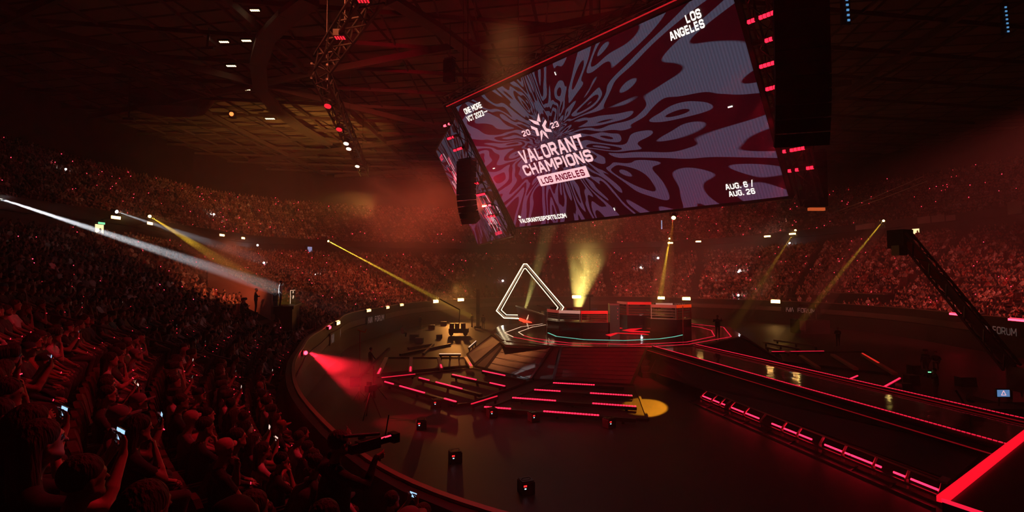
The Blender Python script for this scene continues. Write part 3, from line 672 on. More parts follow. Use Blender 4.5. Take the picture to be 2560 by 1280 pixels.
# ------------------------------------------------------------------ player desks: rails on black plinths
M_deskw = mat('desk_rail_warm', (.6, .5, .46), .4); M_deskr = mat('desk_rail_red', (.55, .02, .02), .4)
M_hdw = mat('desk_header_pale', (.6, .5, .46), .4, emit=(1, .42, .32), strength=.55); M_hdr = mat('desk_header_red', (.5, .02, .02), .4, emit=(1, .008, .008), strength=.75)
M_hdo = mat('desk_header_orange', (.5, .1, .03), .4, emit=(1, .05, .006), strength=.75); M_hdd = mat('desk_header_dim', (.4, .15, .12), .4, emit=(.8, .09, .06), strength=.35)
def desk(label, pts, heads, railm, ztop, zrail, zb=DZ, depth=2.6):
    """pts: front line of plan points left to right; heads: header material of each bay"""
    c = Vector((sum(p[0] for p in pts) / len(pts), sum(p[1] for p in pts) / len(pts)))
    t = thing('player_desk', (c.x, c.y, zb), label, 'desk')
    back = [(p[0] + .12, p[1] + depth) for p in pts]
    mb = MB(); mb.prism(list(pts) + back[::-1], zb, zrail - .06); mb.build('plinth', M_blackgloss, t)
    for i in range(len(pts) - 1):
        a, b2 = Vector(pts[i]), Vector(pts[i + 1]); d = (b2 - a).normalized() * .04
        mb = MB(); mb.bar(v3(a + d, ztop), v3(b2 - d, ztop), .10, .26); mb.build('header', heads[i], t)
        rm = railm[i]
        mb = MB()
        for k in range(4): z = zrail + (ztop - .13 - zrail) * k / 4.; mb.bar(v3(a, z), v3(b2, z), .045, .045)
        mb.build('rails', rm, t)
        for q in (a + d * 2, b2 - d * 2):
            mb = MB(); mb.bar(v3(q, zrail - .05), v3(q, ztop), .07, .07); mb.build('post', rm, t)
    mb = MB(); mb.prism([(p[0] * .96 + c.x * .04, p[1] + .45) for p in pts] + [(p[0], p[1] + 1.25) for p in pts][::-1], zrail + .62, zrail + .68); mb.build('desk_top', M_black, t)
    for k in range(3):
        f = (k + .5) / 3 * (len(pts) - 1); i = min(int(f), len(pts) - 2); p = Vector(pts[i]).lerp(Vector(pts[i + 1]), f - i) + Vector((.1, .75))
        mb = MB(); mb.box((p.x, p.y, zrail + .98), (.58, .05, .34)); mb.box((p.x, p.y + .02, zrail + .74), (.06, .06, .16)); mb.build('monitor', M_black, t)
    return t
desk('left player desk with pale and red rails on a black plinth', [(3.25, 46.3), (4.15, 44.6), (5.95, 43.6), (8.35, 43.6)], [M_hdd, M_hdw, M_hdr], [M_deskw, M_deskw, M_deskr], 3.55, 2.72)
desk('rear player desk with red header at the back right of the stage', [(10.9, 52.0), (11.55, 50.3), (13.9, 49.9)], [M_hdd, M_hdr], [M_deskr, M_deskr], 4.0, 2.85)
desk('front right player desk with pale and orange rails', [(12.35, 44.8), (14.3, 43.6), (16.0, 44.8)], [M_hdd, M_hdo], [M_deskw, M_deskr], 4.05, 2.95, depth=2.0)
desk('small pale-railed desk between the two right player desks', [(14.0, 49.0), (15.6, 48.6)], [M_hdw], [M_deskw], 3.95, 2.9)
t = thing('equipment_rack', (8.920, 43.461, 1.800), 'tall black equipment rack between the player desks', 'rack')
q = (8.920, 43.461, 1.800)
mb = MB(); mb.box((q[0], q[1] + .5, DZ + 1.25), (.85, .8, 2.5)); mb.build('cabinet', M_black, t)
mb = MB(); mb.box((q[0], q[1] + .5, DZ + 2.44), (.86, .82, .16)); mb.build('top_cap', mat('dim_red_cap', (.25, .02, .02), .5), t)
mb = MB()
for k in range(4): mb.box((q[0] + .25, q[1] + .09, DZ + 1.2 + .3 * k), (.06, .02, .05))
mb.build('indicator', M_ledred, t)
t = thing('glass_divider', (14.119, 41.671, 1.800), 'thin red-edged upright post at the right end of the player desks', 'post')
q = (14.186, 41.671, 1.800); mb = MB(); mb.bar(q, (q[0], q[1], DZ + 2.4), .06); mb.build('upright', M_deskr, t)
t = thing('sign_mast', (13.150, 85.525, 0.000), 'dark mast with crossbar behind the stage, left of the rear desk', 'mast')
q = (9.633, 62.000, 2.061); mb = MB(); mb.tube([(q[0], 62, 0), (q[0], 62, 4.4)], .07); mb.build('mast', M_black, t); mb = MB(); mb.box((q[0] - .2, 62, 4.3), (1.2, .3, .3)); mb.build('crossbar', M_black, t)
M_hot = mat('hot_lamp', (.5, .5, .4), .4, emit=(1, .72, .30), strength=7)

# ------------------------------------------------------------------ light battens on the arena floor
def batten(label, a, b2, lit=((0, 1),), m=None, w=.14, h=.16, cells=False, house=None, z=None, group=None):
    a = Vector(a); b2 = Vector(b2); t = thing('light_batten', tuple((a + b2) / 2), label, 'stage light', group)
    mb = MB(); dz = Vector((0, 0, -h / 2 - .02)); mb.bar(a + dz, b2 + dz, w * 1.5, h); mb.build('housing', house or M_black, t)
    if min(a.z, b2.z) - h > .02:
        for f in (.08, .5, .92): q = a.lerp(b2, f); MB().box((q.x, q.y, (q.z - h) / 2), (.12, .12, max(.02, q.z - h))).build('foot_block', M_black, t)
    for f0, f1 in lit:
        mb = MB()
        if cells:
            n_ = max(4, int((b2 - a).length * (f1 - f0) / .13))
            for k in range(n_):
                p = a.lerp(b2, f0 + (f1 - f0) * k / n_); q = a.lerp(b2, f0 + (f1 - f0) * (k + .74) / n_); mb.bar(p, q, w * .7, .05)
        else: mb.bar(a.lerp(b2, f0), a.lerp(b2, f1), w * .5, .05)
        mb.build('lens', m or M_ledhot, t)
    return t
M_batten = mat('led_batten_red', (.2, .02, .03), .4, emit=(1, .012, .045), strength=3.6)
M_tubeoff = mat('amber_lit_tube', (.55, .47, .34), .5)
# centre group, four rows
batten('red floor batten in the topmost row in front of the stage', (2.461, 30.156, 0.300), (6.468, 29.170, 0.300), ((0, .60),), M_batten, cells=True)
batten('red floor batten with two lit ends, second row in front of the stage', (1.257, 28.347, 0.300), (6.434, 26.924, 0.300), ((0, .28), (.58, 1)), M_batten, cells=True)
batten('red floor batten with two lit ends, third row beside the amber pool', (0.021, 26.481, 0.300), (6.092, 24.696, 0.300), ((0, .37), (.66, 1)), M_batten, cells=True)
batten('longest red floor batten, lowest row above the floor lamp boxes', (-1.343, 24.620, 0.300), (5.554, 22.683, 0.300), ((0, .19), (.41, .775)), M_batten, cells=True)
# left group on the dark mats
batten('red floor batten at the lower left edge of the left group', (-7.623, 30.257, 0.350), (-2.816, 25.435, 0.350), ((0, .14), (.24, .60), (.86, 1)), M_batten)
batten('red floor batten second from the lower left edge of the left group', (-5.783, 31.453, 0.350), (-1.656, 27.165, 0.350), ((0, .18), (.3, .72)), M_batten)
batten('red and amber floor batten third from the lower left edge', (-3.836, 32.479, 0.350), (-0.414, 29.044, 0.350), ((0, .48), (.74, 1)), M_batten)
batten('red and amber floor batten under the broad amber panel', (-1.952, 33.719, 0.350), (0.782, 30.843, 0.350), ((0, .55),), M_batten)
for k, (a, b2, f) in enumerate((((-9.478, 38.020, 0.600), (-8.697, 32.747, 0.350), .45), ((-7.607, 38.020, 0.600), (-6.763, 33.576, 0.350), .5), ((-5.496, 37.831, 0.600), (-4.873, 34.903, 0.350), .55), ((-3.519, 38.210, 0.600), (-2.888, 35.687, 0.350), .4))):
    batten(['first', 'second', 'third', 'fourth'][k] + ' short upright-looking tube from the left on the dark mat, amber and red', a, b2, ((.72, 1),), M_batten, .16, house=M_tubeoff)
batten('long thin red light line along the front left edge of the left mat', (-8.126, 31.453, 0.350), (-6.257, 32.613, 0.350), ((0, 1),), M_ledred, .1)
batten('slanted thin red light line at the lower right of the left mat', (-2.013, 24.958, 0.350), (-0.779, 26.621, 0.350), ((0, 1),), M_ledred, .1)
batten('warm thin light line on the back edge of the left mat', (-5.690, 39.367, 0.620), (-4.002, 39.367, 0.620), ((0, 1),), M_ledwarm, .12)
batten('short warm light line beside the pale slanted panel', (-3.769, 43.920, 0.500), (-3.457, 48.315, 0.500), ((0, 1),), M_ledwarm, .1)
# mats and frames that carry them
def mat_slab(label, pts, h, m=None):
    t = thing('floor_mat', (sum(p[0] for p in pts) / len(pts), sum(p[1] for p in pts) / len(pts), 0), label, 'stage panel')
    mb = MB(); mb.prism([p[:2] for p in pts], .0, h); mb.build('slab', m or M_facet, t)
    mb = MB()
    for i in range(len(pts)): mb.bar((*pts[i][:2], h + .02), (*pts[(i + 1) % len(pts)][:2], h + .02), .12, .1)
    mb.build('edging', M_black, t)
mat_slab('dark low platform with four short tubes, left of the stage', [(-9.976, 40.528, 0.300), (-3.862, 40.528, 0.300), (-2.994, 37.000, 0.120), (-8.953, 33.813, 0.120)], .12)
mat_slab('dark low platform with slanting red battens in front of the amber panel', [(-8.348, 32.711, 0.100), (-2.854, 35.983, 0.100), (1.266, 31.953, 0.100), (-2.148, 26.120, 0.100), (-2.856, 25.796, 0.100)], .08)
mat_slab('dark low platform with four rows of red battens in front of the stage', [(2.583, 31.349, 0.100), (7.450, 30.540, 0.100), (6.232, 23.207, 0.100), (-1.446, 24.723, 0.100)], .06)
# right group
batten('amber-lit tube nearest the slanted panel right of the runway', (23.068, 40.293, 0.400), (21.225, 34.931, 0.400), (), None, .2, house=M_tubeoff)
batten('amber-lit tube in the middle right of the runway', (26.031, 40.922, 0.400), (23.619, 34.624, 0.400), (), None, .2, house=M_tubeoff)
batten('red-lit tube farthest right of the runway', (28.618, 41.136, 0.400), (24.984, 32.891, 0.400), ((0, .55),), mat('led_tube_soft', (.3, .03, .03), .4, emit=(1, .03, .02), strength=.8), .2, house=M_tubeoff)
batten('short red tube peeking over the runway edge', (20.238, 30.478, 0.400), (21.799, 31.830, 0.400), ((0, 1),), M_batten, .12)
batten('slanted red tube beside the runway, right one of two', (20.607, 28.196, 0.400), (23.891, 31.078, 0.400), ((0, 1),), M_batten, .14)
batten('long thin red light line behind the tubes right of the stage', (21.658, 42.015, 0.400), (26.242, 42.355, 0.400), ((0, 1),), M_ledred, .1)
for k, (a, b2) in enumerate((((23.971, 48.015, 0.500), (24.842, 43.427, 0.500)), ((22.416, 44.425, 0.500), (22.943, 41.560, 0.500)), ((25.808, 49.556, 0.500), (27.500, 44.942, 0.500)))):
    batten(['middle', 'nearest', 'farthest'][k] + ' of three amber-lit thin battens on the floor behind the slanted panel', a, b2, (), None, .1, house=M_alu)
mat_slab('dark low platform under the tubes right of the runway', [(20.872, 38.679, 0.100), (25.544, 33.917, 0.100), (30.971, 43.814, 0.100), (23.069, 43.353, 0.100)], .1)
# rear left floor battens
for k, (a, b2) in enumerate((((-9.393, 42.242, 0.200), (-5.980, 48.857, 0.200)), ((-7.526, 42.686, 0.200), (-7.611, 48.857, 0.200)), ((-9.520, 46.080, 0.200), (-7.767, 48.857, 0.200)))):
    batten(['longest', 'steepest', 'shortest'][k] + ' of three dim amber-lit battens on the floor far left of the stage', a, b2, (), None, .12, house=M_metal)


# ------------------------------------------------------------------ people: one continuous surface grown round a skeleton
def surface_nets(F, o, h):
    """F: field sampled on a grid (negative inside); returns vertices, quads"""
    nx, ny, nz = F.shape; s = F < 0
    c = np.zeros((nx - 1, ny - 1, nz - 1), np.int8)
    for a in (0, 1):
        for b2 in (0, 1):
            for d in (0, 1): c += s[a:nx - 1 + a, b2:ny - 1 + b2, d:nz - 1 + d]
    act = (c > 0) & (c < 8); idx = -np.ones(act.shape, np.int64); I = np.argwhere(act); idx[act] = np.arange(len(I))
    P = np.zeros((len(I), 3)); W_ = np.zeros(len(I)); cor = [(a, b2, d) for a in (0, 1) for b2 in (0, 1) for d in (0, 1)]
    val = {q: F[I[:, 0] + q[0], I[:, 1] + q[1], I[:, 2] + q[2]] for q in cor}
    for q in cor:
        for ax in range(3):
            if q[ax]: continue
            r = list(q); r[ax] = 1; r = tuple(r); va, vb = val[q], val[r]; cr = (va < 0) != (vb < 0)
            t = np.where(cr, va / np.where(cr, va - vb, 1), 0); pt = np.array(q, float)[None].repeat(len(I), 0); pt[:, ax] += t
            P[cr] += pt[cr]; W_[cr] += 1
    V = (I + P / W_[:, None]) * h + np.array(o)
    Q = []
    for ax in range(3):
        u, v = (ax + 1) % 3, (ax + 2) % 3
        sl0 = [slice(None)] * 3; sl1 = [slice(None)] * 3; sl0[ax] = slice(0, -1); sl1[ax] = slice(1, None)
        a, b2 = s[tuple(sl0)], s[tuple(sl1)]; E_ = np.argwhere(a != b2)
        E_ = E_[(E_[:, u] > 0) & (E_[:, v] > 0) & (E_[:, u] < F.shape[u] - 1) & (E_[:, v] < F.shape[v] - 1)]
        fl = a[tuple(E_.T)]; q = []
        for du, dv in ((-1, -1), (0, -1), (0, 0), (-1, 0)):
            g = E_.copy(); g[:, u] += du; g[:, v] += dv; q.append(idx[tuple(g.T)])
        q = np.stack(q, 1); q[~fl] = q[~fl][:, ::-1]; Q.append(q)
    return V, np.concatenate(Q)
def field(prims, h, pad=.03):
    pts = []
    for p in prims:
        if p[0] == 'c': pts += [np.array(p[1]) - p[3], np.array(p[1]) + p[3], np.array(p[2]) - p[4], np.array(p[2]) + p[4]]
        elif p[0] == 'e': pts += [np.array(p[1]) - np.array(p[2]), np.array(p[1]) + np.array(p[2])]
    lo = np.min(pts, 0) - pad - h; hi = np.max(pts, 0) + pad + h; n = np.ceil((hi - lo) / h).astype(int) + 2
    F = np.full(n, .5, np.float32); B = np.full(n, 9., np.float32); L = np.zeros(n, np.int8)
    ax = [lo[i] + h * np.arange(n[i]) for i in range(3)]
    for p in prims:
        k = p[-1]; lab = p[-2]
        if p[0] in 'ce' : neg = False
        else: neg = True
        if p[0] in ('c',):
            a, b2, ra, rb = np.array(p[1], float), np.array(p[2], float), p[3], p[4]; l0 = np.minimum(a - ra, b2 - rb); h0 = np.maximum(a + ra, b2 + rb)
        else: c, r = np.array(p[1], float), np.array(p[2], float); l0, h0 = c - r, c + r
        m = k + 2.5 * h; i0 = np.maximum(((l0 - m - lo) / h).astype(int), 0); i1 = np.minimum(((h0 + m - lo) / h).astype(int) + 2, n)
        if (i1 <= i0).any(): continue
        sl = tuple(slice(i0[i], i1[i]) for i in range(3)); X, Y, Z = np.meshgrid(*[ax[i][sl[i]] for i in range(3)], indexing='ij')
        if p[0] == 'c':
            d = b2 - a; dd = d @ d + 1e-9; t = np.clip(((X - a[0]) * d[0] + (Y - a[1]) * d[1] + (Z - a[2]) * d[2]) / dd, 0, 1)
            D = np.sqrt((X - a[0] - t * d[0]) ** 2 + (Y - a[1] - t * d[1]) ** 2 + (Z - a[2] - t * d[2]) ** 2) - (ra + (rb - ra) * t)
        else:
            x, y, z = (X - c[0]) / r[0], (Y - c[1]) / r[1], (Z - c[2]) / r[2]; k0 = np.sqrt(x * x + y * y + z * z) + 1e-6
            k1 = np.sqrt((x / r[0]) ** 2 + (y / r[1]) ** 2 + (z / r[2]) ** 2) + 1e-6; D = k0 * (k0 - 1) / k1
        f = F[sl]
        if neg: 
            hh = np.maximum(k - np.abs(f + D), 0) / k; F[sl] = np.maximum(f, -D) + hh * hh * k * .25
        else:
            hh = np.maximum(k - np.abs(f - D), 0) / k; F[sl] = np.minimum(f, D) - hh * hh * k * .25
            up = D < B[sl]; B[sl][up] = D[up]; L[sl][up] = lab
    return F, L, lo
def grow(name, prims, h, mats):
    F, L, o = field(prims, h); V, Q = surface_nets(F, o, h)
    gi = np.clip(np.round((V - o) / h).astype(int), 0, np.array(F.shape) - 1); lab = L[tuple(gi.T)]
    me = bpy.data.meshes.new(name); me.from_pydata(V.tolist(), [], Q.tolist())
    for m in mats: me.materials.append(m)
    if len(mats) > 1: me.polygons.foreach_set('material_index', np.minimum(lab[Q[:, 0]], len(mats) - 1).astype(np.int32))
    me.shade_smooth(); return me, V, Q, lab
def col_mat(name, fn, rough=.8):
    m = mat(name, rough=rough); n, l, b = nodes(m); oi = n.new('ShaderNodeObjectInfo'); fn(n, l, b, oi); return m
def f_skin(n, l, b, oi):
    r = n.new('ShaderNodeValToRGB'); r.color_ramp.elements[0].color = (.20, .10, .062, 1); r.color_ramp.elements[1].color = (.50, .30, .22, 1)
    l.new(oi.outputs['Random'], r.inputs[0]); l.new(r.outputs[0], b.inputs['Base Color'])
def f_shirt(n, l, b, oi): l.new(oi.outputs['Color'], b.inputs['Base Color'])
def f_rand(c0, c1):
    def f(n, l, b, oi):
        r = n.new('ShaderNodeValToRGB'); r.color_ramp.elements[0].color = (*c0, 1); r.color_ramp.elements[1].color = (*c1, 1)
        l.new(oi.outputs['Random'], r.inputs[0]); l.new(r.outputs[0], b.inputs['Base Color'])
    return f
M_skin = col_mat('skin', f_skin, .55); M_shirt = col_mat('shirt_cloth', f_shirt); M_trou = col_mat('trouser_cloth', f_rand((.02, .02, .025), (.09, .08, .085)))
M_shoe = mat('shoe', (.05, .045, .045), .6); M_eye = mat('eye', (.03, .02, .02), .2); M_hair = col_mat('hair', f_rand((.008, .006, .005), (.045, .026, .016)), .75)
n, l, b = nodes(M_hair); nz = n.new('ShaderNodeTexNoise'); nz.inputs['Scale'].default_value = 45; tc = n.new('ShaderNodeTexCoord'); mp = n.new('ShaderNodeMapping'); mp.inputs['Scale'].default_value = (1, 1, .18); l.new(tc.outputs['Object'], mp.inputs['Vector']); l.new(mp.outputs['Vector'], nz.inputs['Vector']); bp = n.new('ShaderNodeBump'); bp.inputs['Strength'].default_value = .9; bp.inputs['Distance'].default_value = .02; l.new(nz.outputs['Fac'], bp.inputs['Height']); l.new(bp.outputs['Normal'], b.inputs['Normal'])
M_cap = col_mat('cap_cloth', f_shirt); M_wband = mat('wristband_glow', (.3, .02, .02), .4, emit=(1, .02, .05), strength=7, sample=False); M_wfar = mat('wristband_glow_far', (.3, .02, .02), .4, emit=(1, .02, .05), strength=20, sample=False)
M_strap = mat('wrist_strap', (.3, .05, .05), .5)
BODY = [M_skin, M_shirt, M_trou, M_shoe, M_eye]
def hand(pr, w, d, n_, side, curl, lab=0):
    w = Vector(w); d = Vector(d).normalized(); n_ = Vector(n_); n_ = (n_ - d * n_.dot(d)).normalized(); s_ = d.cross(n_) * side
    for q in (-.020, 0, .020): pr.append(('c', w + s_ * q * .6 + d * .012, w + d * .082 + s_ * q * 1.15, .017, .014, lab, .012))
    for i in range(4):
        ln = (.076, .086, .079, .060)[i]; b2 = w + d * .086 + s_ * (.031 - .0205 * i); a1 = curl * .75; a2 = curl * 1.7
        m1 = b2 + (d * math.cos(a1) + n_ * math.sin(a1)) * ln * .52 + s_ * (.006 - .004 * i); e = m1 + (d * math.cos(a2) + n_ * math.sin(a2)) * ln * .5
        pr.append(('c', b2 - d * .01, m1, .0096, .0086, lab, .006)); pr.append(('c', m1, e, .0086, .007, lab, .004))
    b2 = w + d * .028 + s_ * .026; m1 = b2 + (d * .62 + s_ * .7 + n_ * .3).normalized() * .042; e = m1 + (d * .9 + n_ * (.25 + curl * .4)).normalized() * .03
    pr.append(('c', b2, m1, .014, .0105, lab, .008)); pr.append(('c', m1, e, .0105, .008, lab, .004))
def head(pr, c, yaw=0., pitch=0., neck=None):
    M = Matrix.Translation(c) @ Matrix.Rotation(yaw, 4, 'Z') @ Matrix.Rotation(pitch, 4, 'X'); P = lambda x, y, z: M @ Vector((x, y, z))
    if neck is not None: pr.append(('c', neck, P(0, -.015, -.07), .056, .052, 0, .02))
    pr.append(('e', P(0, -.012, .025), (.076, .094, .100), 0, .02)); pr.append(('c', P(0, .018, -.005), P(0, .045, -.085), .068, .042, 0, .03))
    for x in (-1, 1):
        pr.append(('c', P(x * .05, .01, -.06), P(x * .018, .062, -.088), .026, .026, 0, .02)); pr.append(('e', P(x * .078, -.005, -.01), (.012, .02, .03), 0, .006))
        pr.append(('c', P(x * .012, .085, .028), P(x * .046, .070, .026), .011, .010, 0, .012)); pr.append(('e', P(x * .031, .077, .008), (.0115, .0115, .0105), 4, .003))
    pr.append(('c', P(0, .082, .012), P(0, .104, -.022), .010, .0135, 0, .010)); pr.append(('c', P(-.018, .083, -.050), P(.018, .083, -.050), .0075, .0075, 0, .006))
    return M
def arm(pr, sh, el, wr, sleeve=.5, long_=False, hd=(0, 1, 0), hn=(0, 0, -1), side=1, curl=.5):
    sh, el, wr = Vector(sh), Vector(el), Vector(wr); m = sh.lerp(el, sleeve)
    pr.append(('c', sh, m, .060, .052, 1, .03)); pr.append(('c', m, el, .047, .041, 1 if long_ else 0, .015)); f = el.lerp(wr, .35)
    pr.append(('c', el, f, .042, .040, 1 if long_ else 0, .015)); pr.append(('c', f, wr, .040, .027, 1 if long_ else 0, .012)); hand(pr, wr, hd, hn, side, curl)
def torso(pr, hip, chest, neck, w=1.):
    hip, chest, neck = Vector(hip), Vector(chest), Vector(neck)
    for x in (-1, 1):
        pr.append(('c', hip + Vector((x * .075, 0, 0)), chest + Vector((x * .085 * w, 0, 0)), .120, .112 * w, 1, .08))
        pr.append(('c', neck + Vector((x * .03, -.01, -.05)), neck + Vector((x * .165 * w, -.01, -.085)), .062, .058, 1, .05))
POSES = {}
def seated(name, lean=0., yaw=0., pitch=0., R_=None, L_=None, long_=False, w=1.):
    """R_, L_: (elbow, wrist, hand direction, palm normal, curl)"""
    pr = []; chest = (0, -.04 + lean * .5, .86 - lean * .06); neck = (0, -.05 + lean * .9, 1.07 - lean * .16); torso(pr, (0, 0, .54), chest, neck, w)
    for x in (-1, 1):
        pr.append(('c', (x * .085, .02, .53), (x * .12, .43, .51), .092, .064, 2, .04)); pr.append(('c', (x * .12, .43, .51), (x * .12, .36, .11), .060, .043, 2, .02))
        pr.append(('c', (x * .12, .34, .045), (x * .135, .49, .035), .042, .034, 3, .02))
    D = (((.26, .08, .76), (.11, .31, .63), (-.4, .8, -.2), (0, 0, -1), .5))
    for x, A in ((1, R_ or D), (-1, L_ or D)):
        fx = lambda q: (q[0] * x, q[1] + lean * .35, q[2]) ; g = lambda q: (q[0] * x, q[1], q[2])
        sh = (x * .195 * w, neck[1] - .005, neck[2] - .10); arm(pr, sh, fx(A[0]), fx(A[1]), .55, long_, g(A[2]), g(A[3]), -x, A[4])
    hc = (0, neck[1] + .055, neck[2] + .185); M = head(pr, hc, yaw, pitch, neck)
    wr = Vector(((R_ or D)[1][0], (R_ or D)[1][1] + lean * .35, (R_ or D)[1][2])); el = Vector(((R_ or D)[0][0], (R_ or D)[0][1] + lean * .35, (R_ or D)[0][2]))
    POSES[name] = (pr, M, wr, (wr - el).normalized())
def standing(name, yaw=0., pitch=0., R_=None, L_=None, long_=True, lean=0., stride=.0, w=1.):
    pr = []; neck = (0, -.02 + lean, 1.50); torso(pr, (0, 0, .98), (0, .0 + lean * .6, 1.27), neck, w)
    for x in (-1, 1):
        pr.append(('c', (x * .09, 0, .94), (x * .10, .02 + x * stride, .50), .095, .062, 2, .04)); pr.append(('c', (x * .10, .02 + x * stride, .50), (x * .11, -.02 + x * stride * 1.3, .10), .060, .043, 2, .02))
        pr.append(('c', (x * .11, -.03 + x * stride * 1.3, .045), (x * .13, .14 + x * stride * 1.3, .035), .043, .035, 3, .02))
    D = ((.27, -.03, 1.16), (.25, .10, .93), (0, .2, -1), (-1, 0, 0), .5)
    for x, A in ((1, R_ or D), (-1, L_ or D)):
        g = lambda q: (q[0] * x, q[1], q[2]); sh = (x * .195 * w, neck[1] - .0, neck[2] - .10); arm(pr, sh, g(A[0]), g(A[1]), .55, long_, g(A[2]), g(A[3]), -x, A[4])
    M = head(pr, (0, neck[1] + .05, neck[2] + .18), yaw, pitch, neck); A = R_ or D; POSES[name] = (pr, M, Vector(A[1]), (Vector(A[1]) - Vector(A[0])).normalized())
CHIN = ((.20, .20, .76), (.075, .16, 1.02), (-.25, -.1, 1), (-.4, -.9, 0), .9)
UPH = ((.22, .24, .86), (.085, .36, 1.10), (-.25, .1, 1), (0, -1, 0), .55)
RAISE = ((.26, .14, 1.14), (.30, .17, 1.38), (0, .1, 1), (0, 1, 0), .15)
DRINK = ((.25, .12, .78), (.13, .30, .90), (-.3, .8, .3), (-1, 0, 0), .9)
seated('rest', yaw=.1); seated('chin', R_=CHIN, lean=.08, pitch=-.08); seated('film', R_=UPH, L_=UPH, pitch=.06); seated('lean', lean=.34, pitch=.10, long_=True)
seated('raise', R_=RAISE, w=.93); seated('drink', R_=DRINK, yaw=-.35); seated('turned', yaw=.75, w=.92, L_=CHIN); seated('broad', yaw=-.12, w=1.1, long_=True)
standing('stand'); standing('stand_film', R_=((.24, .22, 1.30), (.09, .34, 1.52), (-.2, .1, 1), (0, -1, 0), .5), L_=((.24, .22, 1.30), (.09, .34, 1.52), (-.2, .1, 1), (0, -1, 0), .5))
standing('salute', L_=((.42, .14, 1.47), (.13, .16, 1.66), (-.95, .15, .25), (0, -.3, -1), .15), yaw=.2); standing('shoulder_camera', lean=.04, R_=((.27, .20, 1.30), (.22, .34, 1.52), (0, 1, .1), (-1, 0, 0), .9), L_=((.36, .12, 1.40), (.30, .30, 1.60), (.3, .7, .5), (1, 0, 0), .6))
standing('arms_folded', R_=((.25, .12, 1.20), (-.02, .24, 1.24), (-1, .1, .1), (0, -1, 0), .4), L_=((.25, .12, 1.18), (-.02, .25, 1.20), (-1, .1, .1), (0, -1, 0), .4)); standing('walk', stride=.16, R_=((.27, .10, 1.18), (.24, .26, 1.0), (0, .6, -.8), (-1, 0, 0), .6))
MESH = {}
def body_mesh(pose, h):
    if (pose, h) not in MESH: MESH[(pose, h)] = grow('body', POSES[pose][0], h, BODY)[0]
    return MESH[(pose, h)]
HAIRP = {
 'short': [('e', (0, -.020, .038), (.088, .104, .100), 0, .02), ('n', (0, .105, -.035), (.12, .070, .085), 0, .02), ('n', (0, .02, -.16), (.12, .2, .10), 0, .02)],
 'long': [('e', (0, -.022, .036), (.094, .108, .102), 0, .02), ('c', (-.05, -.07, .0), (-.085, -.085, -.24), .06, .05, 0, .04), ('c', (.05, -.07, .0), (.085, -.085, -.24), .06, .05, 0, .04), ('c', (0, -.085, .0), (0, -.11, -.27), .07, .05, 0, .04), ('n', (0, .125, -.05), (.066, .085, .12), 0, .03)],
 'curly': [('e', (x * .06, -.03 + y * .06, .05 + z * .05), (.055, .06, .055), 0, .02) for x in (-1, 0, 1) for y in (-1, 0, 1) for z in (0, 1)] + [('n', (0, .13, -.05), (.12, .085, .09), 0, .02)],
 'bun': [('e', (0, -.020, .038), (.088, .103, .098), 0, .02), ('e', (0, -.10, .115), (.05, .05, .045), 0, .02), ('n', (0, .105, -.035), (.12, .070, .085), 0, .02), ('n', (0, .04, -.16), (.12, .2, .10), 0, .02)],
}
def hair_mesh(kind, h):
    key = ('hair', kind, h)
    if key not in MESH:
        if kind == 'cap':
            m = MB(); N_ = 20
            ring = lambda z, r, s=1.12: [(r * math.sin(2 * pi * k / N_), -.015 + r * s * math.cos(2 * pi * k / N_), z) for k in range(N_)]
            prof = [ring(.028, .089), ring(.06, .091), ring(.095, .080), ring(.120, .056), ring(.132, .02)]; V = [p for g in prof for p in g]
            F = [(i * N_ + k, i * N_ + (k + 1) % N_, (i + 1) * N_ + (k + 1) % N_, (i + 1) * N_ + k) for i in range(4) for k in range(N_)] + [tuple(4 * N_ + k for k in range(N_))]
            m.poly(V, F)
            bt = [(.078 * math.sin(a), .06 + .125 * math.cos(a) * 1.05, .034 - .02 * math.sin(a) ** 2) for a in [(-.5 + k / 12.) * pi for k in range(13)]]
            m.hexa(bt, [(x, y, z + .008) for x, y, z in bt]); me = bpy.data.meshes.new('cap'); me.from_pydata(m.v, [], m.f); me.materials.append(M_cap); me.shade_smooth()
        else: me = grow('hair', HAIRP[kind], h, [M_hair])[0]
        MESH[key] = me
    return MESH[key]
def band_mesh(pose):
    key = ('band', pose)
    if key not in MESH:
        _, _, w, d = POSES[pose]; x = d.orthogonal().normalized(); y = d.cross(x); m = MB(); c = w - d * .015
        m.tube([c + (x * math.cos(a) + y * math.sin(a)) * .033 for a in [2 * pi * k / 12 for k in range(13)]], .0035, 5, 1)
        for a in (0, .5): m.ball(c + (x * math.cos(a) + y * math.sin(a)) * .036, .0055, 8)
        me = bpy.data.meshes.new('wristband'); me.from_pydata(m.v, [], m.f); me.materials.append(M_wband); me.materials.append(M_strap); me.polygons.foreach_set('material_index', m.mi); MESH[key] = me
    return MESH[key]
SHIRTS = {'black': (.012, .011, .012), 'charcoal': (.04, .038, .04), 'white': (.62, .60, .58), 'grey': (.20, .19, .19), 'red': (.30, .03, .03), 'navy': (.02, .025, .06), 'olive': (.10, .11, .05), 'pink': (.50, .25, .26), 'teal': (.05, .16, .16)}
def person(loc, rz, pose, shirt, hair, h, label, group=None, band=False, scale=1., capc=None, hh=.012):
    t = bpy.data.objects.new('person', body_mesh(pose, h)); COL.objects.link(t); t.location = loc; t.rotation_euler = (0, 0, rz); t.scale = (scale,) * 3; t.color = (*SHIRTS[shirt], 1)
    tag(t, label, 'person', group)
    if hair != 'bald':
        c = bpy.data.objects.new('cap' if hair == 'cap' else 'hair', hair_mesh(hair, hh)); COL.objects.link(c); c.parent = t; c.matrix_local = POSES[pose][1]; c.color = (*SHIRTS[capc or 'charcoal'], 1)
    if band:
        c = bpy.data.objects.new('wristband', band_mesh(pose)); COL.objects.link(c); c.parent = t
    return t

